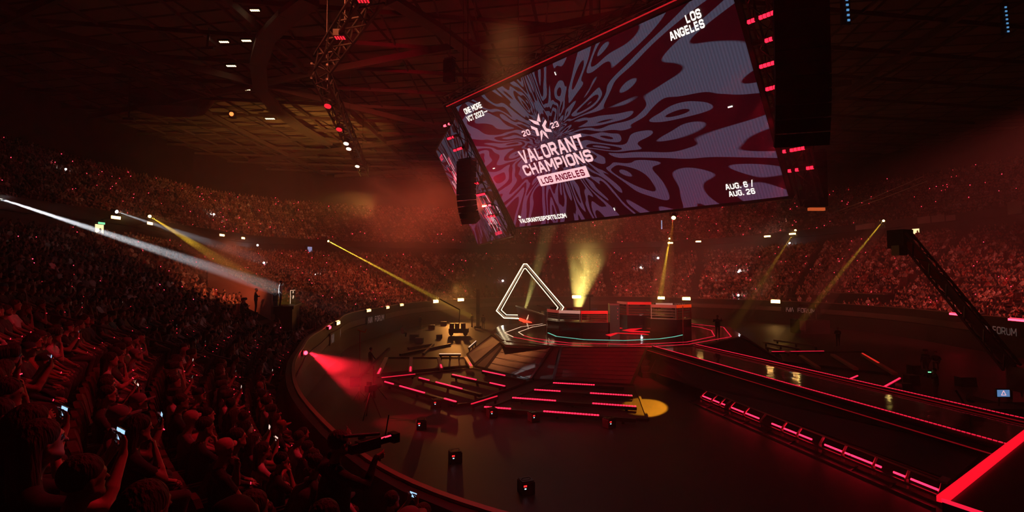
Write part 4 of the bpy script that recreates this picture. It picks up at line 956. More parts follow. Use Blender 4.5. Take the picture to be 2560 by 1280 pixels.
# ------------------------------------------------------------------ seats and the seated crowd
F_ = 1250.; CP = math.radians(2.43)
def project(p):
    y = p[1]; z = p[2] - 6.6; w = y * math.cos(CP) + z * math.sin(CP)
    if w < .3: return None
    return 1280 + F_ * p[0] / w, 640 - F_ * (z * math.cos(CP) - y * math.sin(CP)) / w, w
M_seat = mat('seat_fabric', (.085, .018, .018), .8); M_seatp = mat('seat_shell', (.022, .018, .018), .4)
def seat_parts():
    m = MB(); prof = [(-.20, .36), (.22, .375), (.24, .34), (.20, .30), (-.20, .29)]
    m.hexa([(-.23, y, z) for y, z in prof], [(.23, y, z) for y, z in prof]); a = m
    m = MB(); out = [(-.235, .42), (-.235, .80), (-.20, .90), (-.12, .945), (0, .955), (.12, .945), (.20, .90), (.235, .80), (.235, .42)]
    yb = lambda z, x: -.20 - (z - .42) * .22 - .03 * (1 - (x / .24) ** 2)
    m.hexa([(x, yb(z, x) - .05, z) for x, z in out], [(x, yb(z, x) + .02, z) for x, z in out]); b2 = m
    arms = []
    for x in (-.26, .26):
        m = MB(); m.box((x, -.02, .635), (.045, .34, .04)); m.box((x, -.1, .31), (.035, .12, .62)); arms.append(m)
    return a, b2, arms
ORD = ['first', 'second', 'third', 'fourth', 'fifth', 'sixth', 'seventh', 'eighth', 'ninth', 'tenth', 'eleventh', 'twelfth', 'thirteenth', 'fourteenth', 'fifteenth', 'sixteenth', 'seventeenth', 'eighteenth', 'nineteenth', 'twentieth',
       'twenty-first', 'twenty-second', 'twenty-third', 'twenty-fourth', 'twenty-fifth', 'twenty-sixth', 'twenty-seventh', 'twenty-eighth', 'twenty-ninth', 'thirtieth'] + ['%d%s' % (k, 'st' if k % 10 == 1 else 'nd' if k % 10 == 2 else 'rd' if k % 10 == 3 else 'th') for k in range(31, 90)]
AISLES = [phi_of(*p) for p in ((-9.0, 17.5), (-12.6, 30), (-14.4, 46), (-13.4, 64), (-7, 80), (4, 88), (17, 89), (29, 82), (38.5, 72), (42.5, 60), (42, 47), (40, 33), (1.5, 6.0))]
KEEP = [(-16.6, 35.2, 3.4), (-19.5, 38.5, 1.6), (-22.5, 40.5, 1.6), (-25.2, 42.4, 1.6), (0, 0, 1.9), (-2.4, 4.9, 1.2)]      # platform, sloping gangway, the photographer, the camera operator
spots = []
for i in range(NR):
    ph = -pi; 
    while ph < pi:
        a = Vector(bowl(ph, i + .66)); b2 = Vector(bowl(ph + .002, i + .66)); dl = (b2 - a).length / .002; st = .63 / dl; ph += st
        da = min(abs((ph - q + pi) % (2 * pi) - pi) for q in AISLES) * dl
        if da < .62: continue
        z = row_z(ph, i); pr_ = project((a.x, a.y, z + 1.1))
        if pr_ is None or not (-160 < pr_[0] < 2720 and -100 < pr_[1] < 1440): continue
        if any((a.x - k[0]) ** 2 + (a.y - k[1]) ** 2 < k[2] ** 2 for k in KEEP): continue
        tn = (b2 - a).normalized(); nin = Vector((-tn.y, tn.x)); rz = math.atan2(nin.y, nin.x) - pi / 2
        spots.append((pr_[2], a.x, a.y, z, rz, i, ph, pr_[0], pr_[1], 0))
for i in range(UP_N - 1):
    ph = -pi
    while ph < pi:
        a = Vector(upper(ph, i + .6)); b2 = Vector(upper(ph + .002, i + .6)); dl = (b2 - a).length / .002; ph += .62 / dl
        z = upper_z(ph, i); pr_ = project((a.x, a.y, z + 1.1))
        if pr_ is None or not (-100 < pr_[0] < 2660 and -20 < pr_[1] < 1000): continue
        if (ph * 9.3) % 1 < .06: continue
        tn = (b2 - a).normalized(); nin = Vector((-tn.y, tn.x)); spots.append((pr_[2], a.x, a.y, z, math.atan2(nin.y, nin.x) - pi / 2, i, ph, pr_[0], pr_[1], 1))
spots.sort()
lower = [s for s in spots if s[9] == 0]
def facing_left(s): return s[1] < CX - 6 or s[2] < 20
R2 = random.Random(11)
occ = []
for s in spots:
    empty_patch = s[9] == 0 and s[1] > 30 and s[5] < 3 and 64 < s[2] < 74
    if s[9] == 0 and 1170 < s[7] < 1450 and s[2] > 60 and s[5] < 19: p_ = .10 if s[7] < 1290 else .22
    else: p_ = 1.
    p = .16 if empty_patch else (.93 if s[1] < 10 else .86)
    if R2.random() < p * p_: occ.append(s)
NEAR = [s for s in occ if s[9] == 0 and -40 < s[7] < 2600 and s[8] < 1400][:262]; nearset = set(id(s) for s in NEAR)
POS_W = [('rest', 30), ('chin', 13), ('film', 9), ('lean', 12), ('raise', 4), ('drink', 9), ('turned', 10), ('broad', 13)]
pool = [p for p, w_ in POS_W for _ in range(w_)]
PTXT = {'rest': 'hands in lap', 'chin': 'hand at chin', 'film': 'both hands raised', 'lean': 'leaning forward', 'raise': 'one arm up', 'drink': 'one hand lifted', 'turned': 'head turned left', 'broad': 'broad shoulders'}
HTXT = {'short': 'short hair', 'long': 'long hair', 'curly': 'curly hair', 'bun': 'hair bun', 'cap': 'cap', 'bald': 'shaved head'}
byrow = {}
for s in NEAR: byrow.setdefault(s[5], []).append(s)
M_phone = mat('phone_body', (.01, .01, .012), .2)
M_scr = mat('phone_picture', (.1, .1, .1), .3, emit=(.85, .62, .52), strength=1.2, sample=False); M_scrb = mat('phone_picture_blue', (.1, .1, .1), .3, emit=(.35, .62, 1), strength=1.3, sample=False)
nphone = 0
for row, lst in sorted(byrow.items()):
    lst.sort(key=lambda s: -s[6] if False else (math.atan2(s[2] - CY, s[1] - CX)), reverse=True)
    for k, s in enumerate(lst):
        pose = R2.choice(pool); shirt = R2.choices(list(SHIRTS), [40, 14, 11, 10, 6, 8, 5, 3, 3])[0]; hair = R2.choices(['short', 'long', 'curly', 'bun', 'cap', 'bald'], [46, 22, 10, 6, 14, 2])[0]
        near = s[0] < 8.5
        lab = f'{shirt} top, {HTXT[hair]}, {PTXT[pose]}, {ORD[row]} row from rail, {ORD[len(lst) - 1 - k]} from right'
        band = R2.random() < (.5 if pose in ('rest', 'lean', 'drink', 'film') else .3)
        t = person((s[1], s[2], s[3]), s[4] + R2.uniform(-.16, .16), pose, shirt, hair, .0125 if near else .024, lab, 'spectators in the near stand', band, R2.uniform(.94, 1.06), capc=R2.choice(list(SHIRTS)), hh=.010 if near else .02)
        if pose == 'film' and nphone < 26:
            nphone += 1; ph_ = thing('phone', (0, 0, 0), f'lit phone held up by the {shirt} top, {HTXT[hair]} spectator, {ORD[row]} row, {ORD[len(lst) - 1 - k]} from right', 'phone', 'phones held up in the near stand')
            sc_ = t.scale[0]; M4 = Matrix.Translation(t.location) @ Matrix.Rotation(t.rotation_euler.z, 4, 'Z'); ph_.location = M4 @ (Vector((0, .372, 1.205)) * sc_); ph_.rotation_euler = (-.12, 0, t.rotation_euler.z)
            m = MB(); m.box((0, 0, 0), (.15, .009, .075)); m.build('case', M_phone, ph_, local=True)
            m = MB(); m.box((0, -.0055, 0), (.14, .002, .067)); m.build('display', M_scr if R2.random() < .7 else M_scrb, ph_, local=True)
# the rest of the crowd, too many and too far to count one by one
def template(pose, h):
    pr = list(POSES[pose][0]); M = POSES[pose][1]; c = M @ Vector((0, -.03, .05)); pr.append(('e', c, (.095, .10, .10), 5, .02))
    pr = [('c', p[1], p[2], max(p[3], h * .75), max(p[4], h * .75), p[5], p[6]) if p[0] == 'c' else p for p in pr if not (p[0] == 'c' and max(p[3], p[4]) < .02) and not (p[0] == 'e' and p[3] == 4)]
    F, L, o = field(pr, h); V, Q = surface_nets(F, o, h); gi = np.clip(np.round((V - o) / h).astype(int), 0, np.array(F.shape) - 1); return V, Q, L[tuple(gi.T)]
TPL = {lod: [template(p, lod) for p in ('rest', 'chin', 'lean', 'film', 'turned', 'raise')] for lod in (.05, .085, .12)}
MC = mat('crowd_cloth', rough=.8); n, l, b = nodes(MC); at_ = n.new('ShaderNodeVertexColor'); at_.layer_name = 'Col'; l.new(at_.outputs[0], b.inputs['Base Color'])
def crowd(name, lst, label, dots_label):
    VV, QQ, CC, off = [], [], [], 0; dots = MB(); rs = np.random.default_rng(5); R3 = random.Random(3)
    for s in lst:
        lod = .05 if s[0] < 34 else (.085 if s[0] < 70 else .12); k = R3.choices(range(6), [44, 14, 16, 8, 14, 4])[0]; V, Q, L = TPL[lod][k]; a = s[4] + R3.uniform(-.2, .2); ca, sa = math.cos(a), math.sin(a); sc_ = R3.uniform(.92, 1.08)
        P = np.stack([V[:, 0] * ca - V[:, 1] * sa, V[:, 0] * sa + V[:, 1] * ca, V[:, 2]], 1) * sc_ + np.array([s[1], s[2], s[3]])
        sh = SHIRTS[R3.choices(list(SHIRTS), [38, 17, 20, 9, 7, 5, 2, 2, 1])[0]]; sk = np.array((.20, .10, .062)) + (np.array((.30, .20, .158))) * R3.random(); pal = np.array([sk, sh, (.03, .03, .034), (.05, .05, .05), (.02, .02, .02), (.012, .009, .008)])
        VV.append(P); QQ.append(Q + off); CC.append(pal[L]); off += len(V)
        if s[0] > 15 and R3.random() < (.06 if s[9] else .06):
            w_ = POSES['rest'][2]; x, y = w_.x + R3.uniform(-.25, .1), w_.y; dots.ball((s[1] + x * ca - y * sa, s[2] + x * sa + y * ca, s[3] + w_.z + R3.choice((.06, .25, .45, .6))), .012 + .00038 * s[0] * R3.uniform(.4, 1.2), 6)
    V = np.concatenate(VV); Q = np.concatenate(QQ); C_ = np.concatenate(CC); me = bpy.data.meshes.new(name); me.vertices.add(len(V)); me.vertices.foreach_set('co', V.astype(np.float32).ravel())
    me.loops.add(Q.size); me.loops.foreach_set('vertex_index', Q.astype(np.int32).ravel()); me.polygons.add(len(Q)); me.polygons.foreach_set('loop_start', np.arange(0, Q.size, 4, dtype=np.int32)); me.update(calc_edges=True)
    ca_ = me.color_attributes.new('Col', 'FLOAT_COLOR', 'POINT'); ca_.data.foreach_set('color', np.concatenate([C_, np.ones((len(C_), 1))], 1).astype(np.float32).ravel()); me.materials.append(MC); me.shade_smooth()
    o = bpy.data.objects.new(name, me); COL.objects.link(o); tag(o, label, 'crowd', kind='stuff')
    d = dots.build('wristbands', M_wfar, o, local=True); tag(d, kind='stuff'); return o
rest = [s for s in occ if id(s) not in nearset]
crowd('crowd', rest, 'packed crowd of seated spectators filling the stands all round', '')
print('seats', len(spots), 'occupied', len(occ), 'crowd', len(rest))
# seats: the nearest ones one by one, the others as one mass
sa, sb, sarm = seat_parts()
proto = thing('folding_chair', (0, 0, 0), '', 'seat'); sa.build('cushion', M_seat, proto, local=True); sb.build('backrest', M_seat, proto, local=True, smooth=False)
for m in sarm: m.build('armrest', M_seatp, proto, local=True)
mine = [s for s in lower if -40 < s[7] < 2600 and s[8] < 1330][:260]; mineset = set(id(s) for s in mine); byrow = {}
for s in mine: byrow.setdefault(s[5], []).append(s)
first = True
for row, lst in sorted(byrow.items()):
    lst.sort(key=lambda s: math.atan2(s[2] - CY, s[1] - CX))
    for k, s in enumerate(lst):
        o = proto if first else copy_tree(proto); first = False; o.location = s[1:4]; o.rotation_euler = (0, 0, s[4])
        tag(o, f'dark red folding seat in the near stand, {ORD[row]} row from the rail, {ORD[k]} from right', 'seat', 'seats of the near stand')
mb = MB()
for s in lower:
    if id(s) in mineset: continue
    for c, z_ in (((0, -.27, .68), (.46, .07, .54)), ((0, 0, .33), (.44, .42, .09))):
        q = Matrix.Rotation(s[4], 4, 'Z') @ Vector(c); mb.box((s[1] + q.x, s[2] + q.y, s[3] + q.z), z_, s[4])
o = mb.build('distant_seats', M_seat); tag(o, 'rows of dark red seats under the crowd round the bowl', 'seat', kind='stuff')


# ------------------------------------------------------------------ lamps round the bowl
M_flood = mat('flood_amber', (.5, .4, .3), .4, emit=(1, .50, .13), strength=26)
M_floodr = mat('flood_red', (.5, .1, .1), .4, emit=(1, .02, .04), strength=16)
def bowl_lamp(px, label, red=False, w=1.15, h=.36, xy=None, m=None):
    ph = phi_px(px) if xy is None else phi_of(*xy); x, y = ring_xy(ph, -.22); a, b2 = ring_xy(ph - .01, -.22), ring_xy(ph + .01, -.22); rz = math.atan2(b2[1] - a[1], b2[0] - a[0])
    t = thing('bowl_lamp', (x, y, WALL - .1), label, 'stage light', None, rz)
    q = MB(); q.box((0, -.02, 0), (w + .1, .16, h + .1)); q.build('housing', M_black, t, local=True)
    q = MB(); q.box((0, .08, 0), (w, .06, h)); q.box((0, .0, h / 2 + .05), (w * .9, .1, .02)); q.build('lens', m or (M_floodr if red else M_flood), t, local=True)
    q = MB(); q.box((0, -.12, 0), (.1, .12, .1)); q.build('bracket', M_black, t, local=True); return t
bowl_lamp(1087, 'glaring amber lamp on the bowl wall at the foot of the left amber beam', w=1.2)
bowl_lamp(1150, 'glaring amber lamp on the bowl wall left of the tall amber post', w=1.3)
bowl_lamp(1440, 'largest amber glaring lamp on the far bowl wall, beside the smoke behind the arch', w=1.6, h=.46)
bowl_lamp(1653, 'glaring amber lamp on the far bowl wall left of the venue name', w=1.2, h=.4)
bowl_lamp(1715, 'glaring amber lamp on the far bowl wall right of the venue name behind the desks', w=1.3, h=.42)
bowl_lamp(1939, 'glaring amber lamp on the bowl wall left of the platform camera', w=1.3, h=.42)
M_floods = mat('flood_amber_soft', (.5, .4, .3), .4, emit=(1, .5, .15), strength=7)
bowl_lamp(0, 'small amber lamp on the left bowl wall, left of a pair above the venue name', xy=(-14.6, 52.5), w=1.0, h=.22, m=M_floods)
bowl_lamp(0, 'small amber lamp on the left bowl wall, right of a pair above the venue name', xy=(-14.6, 58.0), w=1.0, h=.22, m=M_floods)
bowl_lamp(0, 'third small amber lamp along the left bowl wall toward the far end', xy=(-14.2, 63.5), w=1.0, h=.22, m=M_floods)
bowl_lamp(0, 'amber lamp on the left bowl wall next to the small red one', xy=(-13.4, 38.4), w=1.0, h=.22, m=M_floods)
bowl_lamp(0, 'small red lamp on the left bowl wall', red=True, xy=(-12.9, 34.8), w=.8, h=.14)
bowl_lamp(2390, 'bright red tube lamp on the right bowl wall under the front spectators', red=True, w=1.35, h=.17)
bowl_lamp(2549, 'bright red tube lamp on the right bowl wall at the picture edge', red=True, w=1.6, h=.17)
# red lamp on the left wall whose beam spreads over the floor
t = thing('beam_lamp', (-10.112, 24.344, 2.950), 'small red lamp on the left bowl wall throwing a spreading red beam', 'stage light')
q = (-10.112, 24.344, 2.950); mb = MB(); mb.box((q[0] - .05, q[1], q[2]), (.25, .25, .3)); mb.build('housing', M_black, t)
mb = MB(); mb.ball((q[0] + .15, q[1] - .02, q[2]), .10, 8); mb.build('lens', M_floodr, t)
spot('beam_red', (q[0] + .3, q[1], q[2]), (q[0] + 9, q[1] - 2.2, -.6), 5200, RED, 38, .6, .05)
# lamps and moving heads on the concourse rail
def conc(ph, d=-2.6, z=0.): 
    r = at_phi(TR, ph) + d; return CX + r * math.cos(ph), CY + r * math.sin(ph), at_phi(TZ, ph) + z
def conc_px(px):
    d = (px - 1280) / 1250.; best = None
    for k in range(2400):
        p = -pi + 2 * pi * k / 2400; x, y, z = conc(p)
        if y < 20: continue
        e = abs(x / y - d)
        if best is None or e < best[0]: best = (e, p)
    return best[1]
for px, dz, w, lab in ((1676, .3, 1.0, 'glaring amber lamp on the far concourse rail where the steep beam starts'), (1746, .3, 1.0, 'glaring amber lamp alone on the far concourse rail'),
        (1920, .2, 1.1, 'glaring amber lamp on the right concourse rail, left of a pair'), (1984, .2, 1.1, 'glaring amber lamp on the right concourse rail above the white torch'),
        (285, .0, 1.0, 'amber lamp below the exit door high on the left stand'), (371, .0, 1.0, 'amber lamp on the left concourse rail at the start of a dull beam'),
        (553, .0, 1.1, 'amber lamp on the left concourse rail, left of two close together'), (606, .0, .9, 'amber lamp on the left concourse rail, right of two close together')):
    p = conc_px(px); x, y, z = conc(p); a, b2 = conc(p - .01), conc(p + .01); rz = math.atan2(b2[1] - a[1], b2[0] - a[0])
    t = thing('rail_lamp', (x, y, z + dz), lab, 'stage light', None, rz)
    q = MB(); q.box((0, -.1, 0), (w + .1, .2, .36)); q.build('housing', M_black, t, local=True)
    q = MB(); q.box((0, .03, 0), (w, .08, .26)); q.build('lens', M_flood, t, local=True)
    q = MB(); q.bar((0, -.1, -.1), (0, -1.2, -.3), .1); q.build('bracket', M_black, t, local=True)
M_beamlens = mat('beam_lens', (.5, .5, .4), .3, emit=(1, .70, .18), strength=30, sample=False); M_beamw = mat('beam_lens_white', (.5, .5, .5), .3, emit=(.9, .95, 1), strength=30, sample=False)
SMOKE = []
def beam_head(px, target, power, color, deg, label, lens=None, dz=.9, blend=.35, loc=None, smoke=.05):
    p = None if loc else conc_px(px); x, y, z = loc or conc(p, -2.2); z += 0 if loc else dz
    t = thing('moving_head', (x, y, z), label, 'stage light')
    d = (Vector(target) - Vector((x, y, z))).normalized()
    sg = 1 if d.z < -.5 else -1; q = MB(); q.box((x, y, z + .55 * sg), (.5, .5, .2)); q.build('base', M_black, t)
    q = MB(); s_ = d.cross(Vector((0, 0, 1))).normalized() * .28
    for g in (-1, 1): q.bar(Vector((x, y, z + .5 * sg)) + s_ * g, Vector((x, y, z)) + s_ * g, .07)
    q.build('yoke', M_black, t)
    q = MB(); q.tube([Vector((x, y, z)) - d * .3, Vector((x, y, z)) + d * .25], .2, 12); hd_ = q.build('head', M_black, t)
    q = MB(); q.tube([Vector((x, y, z)) + d * .252, Vector((x, y, z)) + d * .27], .16, 12); q.build('lens', lens or M_beamlens, t)
    q = MB(); q.bar((x, y, z + .6 * sg), (x - 1.6 * d.x, y - 1.6 * d.y, z + .9 * sg), .08); q.build('bracket', M_black, t)
    if smoke: SMOKE.append((tuple(Vector((x, y, z)) + d * .5), tuple(target), smoke))
    spot('beam', tuple(Vector((x, y, z)) + d * .4), target, power, color, deg, blend, .06)
beam_head(820, (-2.1, 63.3, .0), 2600000, YEL, 1.1, 'moving head on the left concourse rail sending the long amber beam down to the floor', dz=.6)
beam_head(1675, (16.6, 58.5, .3), 800000, YEL, 1.4, 'moving head on the far concourse rail sending the steep amber beam behind the desks', dz=1.3)
beam_head(2212, (27.0, 50.0, .1), 300000, YEL, 1.2, 'moving head high on the right sending a thin amber beam across the crowd', dz=.8)
beam_head(1990, (24.0, 56.0, .1), 140000, YEL, 1.5, 'moving head on the right concourse rail sending a faint amber beam toward the stage', dz=.9)
beam_head(376, (-13.2, 36.0, 3.0), 90000, YEL, 3.4, 'moving head on the left concourse rail sending a dull amber beam over the stand', dz=.9)
beam_head(0, (-16.15, 34.95, 5.7), 420000, WHITE, 2.7, 'white follow spotlight high on the left lighting the standing presenter', M_beamw, loc=(-39.4, 37.6, 12.75), blend=.7, smoke=.055)
beam_head(290, (-24, 48.5, 8.2), 26000, WHITE, 5.0, 'white spotlight beside the exit door high on the left stand', M_beamw, dz=.7, blend=.7)
beam_head(0, (9.8, 62.5, 12), 42000, (1, .72, .16), 40, 'floor lamp throwing light up through the smoke right of the arch', smoke=0, loc=(7.6, 60.4, 1.2), blend=.8)
beam_head(0, (9.5, 79, 27), 30000, (.9, .80, .20), 11, 'floor lamp throwing a faint greenish beam up from behind the arch', loc=(1.2, 61.5, 1.2), blend=.8)
beam_head(0, (6.770, 25.793, 0.000), 20000, (1, .32, .012), 7.0, 'lamp hung behind the screen painting an oval amber pool beside the red battens', smoke=0, loc=(13, 40, 11.5), blend=.25)
# ------------------------------------------------------------------ presenter on the platform in the left stand
t = thing('presenter_platform', (-16.2, 35.2, 0), 'black platform in the left stand where the presenter stands in the spotlight', 'platform')
P0 = [(-16.763, 35.275, 4.550), (-15.356, 35.275, 4.550), (-16.876, 40.227, 4.550), (-20.088, 46.801, 4.550), (-20.889, 44.383, 4.550)]
mb = MB(); mb.prism([p[:2] for p in P0], 4.35, 4.55); mb.build('deck', M_black, t)
mb = MB(); c = Vector((-16.0, 35.4)); mb.prism([tuple(c + (Vector(p[:2]) - c) * .85) for p in P0], 2.0, 4.35); mb.build('base', M_black, t)
mb = MB()
for a, b2 in ((0, 1), (1, 2)): mb.bar((*P0[a][:2], 4.56), (*P0[b2][:2], 4.56), .05)
mb.build('edge', M_alu, t)
person((-16.15, 34.95, 4.56), -1.25, 'salute', 'white', 'short', .022, 'person in a pale jacket shading the eyes in a white spotlight on the platform', hh=.014)
person((-16.75, 35.5, 4.0), -1.9, 'stand_film', 'black', 'short', .024, 'person in black filming just behind the spotlit presenter', hh=.02)
person((-17.6, 33.0, 3.25), 2.7, 'stand', 'black', 'curly', .024, 'large dark standing person seen from behind left of the presenter', scale=1.1, hh=.02)
person((-18.6, 36.4, 4.0), -1.0, 'arms_folded', 'charcoal', 'cap', .024, 'person in charcoal with cap standing at the foot of the sloping gangway wall', hh=.02)
person((-16.75, 31.2, 3.9), -1.0, 'drink', 'black', 'short', .024, 'seated person in black on a stool left of the presenter platform', hh=.02)
t = thing('emblem_panel', (-17.614, 40.227, 4.550), 'light-edged upright panel with a pale emblem beside the presenter', 'sign')
q0 = Vector((-17.151, 38.820, 4.560)); q1 = Vector((-17.186, 39.721, 4.560)); d = (q1 - q0); L = d.length; d.normalize()
mb = MB(); mb.bar(q0 + Vector((0, 0, .5)), q1 + Vector((0, 0, .5)), .03, 1.0); mb.build('panel', M_blackgloss, t)
mb = MB()
for a, b2 in ((q0, q0 + Vector((0, 0, 1.02))), (q1, q1 + Vector((0, 0, 1.02))), (q0 + Vector((0, 0, 1.02)), q1 + Vector((0, 0, 1.02)))): mb.bar(a + Vector((0, -.03, 0)), b2 + Vector((0, -.03, 0)), .025)
mb.build('light_edge', M_ledwarm, t)
mb = MB()
for k in range(6):
    a = q0 + d * (L * .5) + Vector((.06 * math.cos(k * 1.05), -.04, .5 + .28 * math.sin(k * 1.05 + .5))); mb.bar(a, a + Vector((.02, 0, .18 * (1 if k % 2 else -1))), .035)
mb.build('emblem', M_ledwarm, t)
# gangway wall and hand rails in the left stand
t = thing('gangway_wall', (-22, 40, 5), 'orange-lit sloping wall of the gangway in the left stand', 'wall panel')
A, B = Vector((-25.9, 42.6, 7.0)), Vector((-17.9, 37.3, 4.6)); off = Vector((.15, .25, 0))
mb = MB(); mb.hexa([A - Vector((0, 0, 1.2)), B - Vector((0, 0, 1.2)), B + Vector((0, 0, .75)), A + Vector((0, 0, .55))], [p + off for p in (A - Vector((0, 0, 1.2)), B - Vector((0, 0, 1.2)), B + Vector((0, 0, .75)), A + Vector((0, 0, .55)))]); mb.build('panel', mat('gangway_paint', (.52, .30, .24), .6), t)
mb = MB(); mb.tube([A + Vector((-2.2, 1.0, 1.5)), A + Vector((0, 0, 1.05)), B + Vector((0, 0, 1.25)), B + Vector((1.0, -.6, .95))], .035, 6)
for f in (.05, .35, .65, .95): p = A.lerp(B, f); mb.tube([p + Vector((0, 0, .5)), p + Vector((0, 0, 1.15))], .03, 6)
mb.build('hand_rail', M_rail, t)
spot('gangway_fill', (-17.5, 31, 9.0), (-22.5, 40.2, 6.0), 3600, (1, .18, .06), 50, .8, .1)  # unseen spot added to light the gangway wall orange
# aisle hand rails
for k, (ph, s0, s1, lab) in enumerate(((AISLES[0], 1.2, 6.5, 'black aisle handrail in the left stand near the red-lit front rows'), (AISLES[10], 2, 8, 'thin aisle handrail in the right stand beside the crane head'), (AISLES[8], 2, 8, 'thin aisle handrail in the right stand above the platform camera'))):
    a, b2 = Vector((*bowl(ph, s0), row_z(ph, int(s0)))), Vector((*bowl(ph, s1), row_z(ph, int(s1)))); t = thing('aisle_rail', tuple(a), lab, 'handrail')
    mb = MB(); mb.tube([a, a + Vector((0, 0, 1.0)), b2 + Vector((0, 0, 1.0)), b2], .03, 6); mb.build('tube', M_metal, t)
    mb = MB(); c = a.lerp(b2, .5); mb.tube([c - Vector((0, 0, .2)), c + Vector((0, 0, 1.0))], .03, 6); mb.build('post', M_metal, t)
# exit doors of the concourse
M_exit = mat('lit_doorway', (.4, .4, .3), .5, emit=(1, .74, .35), strength=2.2); M_exitb = mat('lit_doorway_blue', (.3, .3, .4), .5, emit=(.42, .50, .9), strength=.7); M_green = mat('green_sign', (.1, .3, .1), .5, emit=(.25, .9, .45), strength=1.5, sample=False)
for px, z0, m_, lab in ((2281, -1.9, M_exit, 'bright warm doorway high in the right stand above the crane'), (281, -1.7, M_exit, 'lit exit doorway high in the left stand with a green sign'), (783, -1.6, M_exitb, 'pale blue doorway in the far left of the stand under the concourse')):
    p = conc_px(px); x, y, z = conc(p, -.9); a, b2 = conc(p - .01), conc(p + .01); rz = math.atan2(b2[1] - a[1], b2[0] - a[0]); t = thing('exit_doorway', (x, y, z + z0), lab, 'door', None, rz)
    q = MB(); q.box((0, 0, .45), (1.7, .3, 1.5)); q.build('surround', M_black, t, local=True)
    q = MB(); q.box((0, .17, .45), (.9, .04, 1.1)); q.build('lit_opening', m_, t, local=True)
    if px == 281: q = MB(); q.box((-.2, .2, 1.15), (.7, .06, .2)); q.build('exit_sign', M_green, t, local=True)
# pale balcony panels on the right concourse
M_pale = noise_base(mat('balcony_panel', rough=.6), .8, (.36, .33, .32), (.46, .42, .40))
for k, (p0, p1, h) in enumerate(((2287, 2318, 1.0), (2322, 2354, 1.0), (2356, 2380, .8), (2134, 2152, .8), (2153, 2183, .9), (2510, 2545, 1.6))):
    a, b2 = conc(conc_px(p0), -1.15, .1), conc(conc_px(p1), -1.15, .1); t = thing('balcony_panel', a, ['pale balcony panel next to the bright doorway in the right stand', 'pale balcony panel, second right of the bright doorway', 'small pale balcony panel, third right of the bright doorway', 'small dim balcony panel left of the thin beam lamp', 'wide dim balcony panel left of the thin beam lamp', 'tall pinkish balcony panel at the right picture edge'][k], 'panel')
    mb = MB(); mb.bar((a[0], a[1], a[2] + h / 2 - .3), (b2[0], b2[1], b2[2] + h / 2 - .3), .12, h, up=(0, 0, 1)); mb.build('sheet', M_pale, t)
    mb = MB()
    for q in (a, b2): mb.bar((q[0], q[1], q[2] - .5), (q[0], q[1], q[2] + h - .2), .08)
    mb.build('post', M_metal, t)
# camera booth in the right stand
t = thing('stand_booth', (43, 66, 3), 'black booth with a counter in the lower rows of the right stand', 'booth')
p0, p1 = phi_of(44, 68.5), phi_of(44.5, 60.5)
a0, a1, b0, b1 = bowl(p0, 2.0), bowl(p1, 2.0), bowl(p0, 5.4), bowl(p1, 5.4)
mb = MB(); mb.prism([a0, a1, b1, b0], Z0 - .1, 4.5); mb.build('body', M_black, t); mb = MB(); mb.bar((*a0, 4.55), (*a1, 4.55), .25, .08); mb.build('counter', M_rail, t)
# ------------------------------------------------------------------ the venue's name high on the left wall
ph = phi_of(-54.0, 54.0); x, y = upper(ph, UP_N - .25); t = thing('wall_sign', (x, y, 23.2), 'unlit venue name in two lines high on the left wall', 'sign'); inn = Vector((CX - x, CY - y, 0)).normalized(); dr = Vector((-inn.y, inn.x, 0)); dr = dr if dr.cross(Vector((0, 0, 1))).dot(inn) > 0 else -dr
mb = MB(); lettering(mb, Vector((x, y, 24.25)) - dr * 1.3, dr, (0, 0, 1), [[(px_ * 1.25, py) for px_, py in q] for q in kia_polys(.95)], 0, 0, .05); mb.build('emblem', mat('dim_letters', (.5, .42, .4), .6), t)
mb = MB(); lettering(mb, Vector((x, y, 23.0)) - dr * 1.3, dr, (0, 0, 1), text_polys('FORUM', .95, 2.7, .15), 0, 0, .05); mb.build('lettering', mat('dim_letters_lower', (.5, .42, .4), .6), t)
# ------------------------------------------------------------------ hung loudspeakers and roof trusses
M_void = mat('loudspeaker_black', (.006, .005, .005), .95, spec=.1)
def line_array(label, top, n_, w, h, d, rz, bend=0., start=6, dark=None):
    dark = dark or M_void
    t = thing('line_array', tuple(top), label, 'loudspeaker'); p = Vector(top); an = 0.; f = Vector((-math.sin(rz), math.cos(rz), 0))
    q = MB(); q.box((p.x, p.y, p.z + .1), (w * .9, d * .8, .12), rz); q.tube([p, (p.x, p.y, 29.4)], .04, 6); q.build('rigging', M_metal, t)
    for k in range(n_):
        if k >= start: an += bend
        dn = Vector((0, 0, -1)) * math.cos(an) + f * -math.sin(an); c = p + dn * h / 2; fw = f * math.cos(an) + Vector((0, 0, -1)) * math.sin(an); sx = Vector((math.cos(rz), math.sin(rz), 0)) * w / 2
        q = MB(); fr_, bk = fw * d * .5, -fw * d * .42; hh, hb = dn * h * .48, dn * h * .40
        q.hexa([c - sx + fr_ - hh, c + sx + fr_ - hh, c + sx + fr_ + hh, c - sx + fr_ + hh], [c - sx * .8 + bk - hb, c + sx * .8 + bk - hb, c + sx * .8 + bk + hb, c - sx * .8 + bk + hb]); cb = q.build('cabinet', dark, t)
        p = p + dn * h
    return t
line_array('huge black hung loudspeaker column at the upper right, close to the camera', (8.75, 15.0, 16.2), 14, 1.5, .40, .8, 2.9, .05, 9)
line_array('curved black hung loudspeaker column in front of the left light ladder', (-3.35, 37.2, 15.3), 11, 1.35, .42, .9, 2.55, .10, 6)
line_array('small black hung loudspeaker column above the left end of the screen', (-5.553, 44.000, 26.039), 5, 1.0, .4, .7, 2.6)
line_array('black hung loudspeaker block below the large column, right of the screen', (16.465, 27.000, 13.312), 7, 1.1, .42, .8, 2.7)
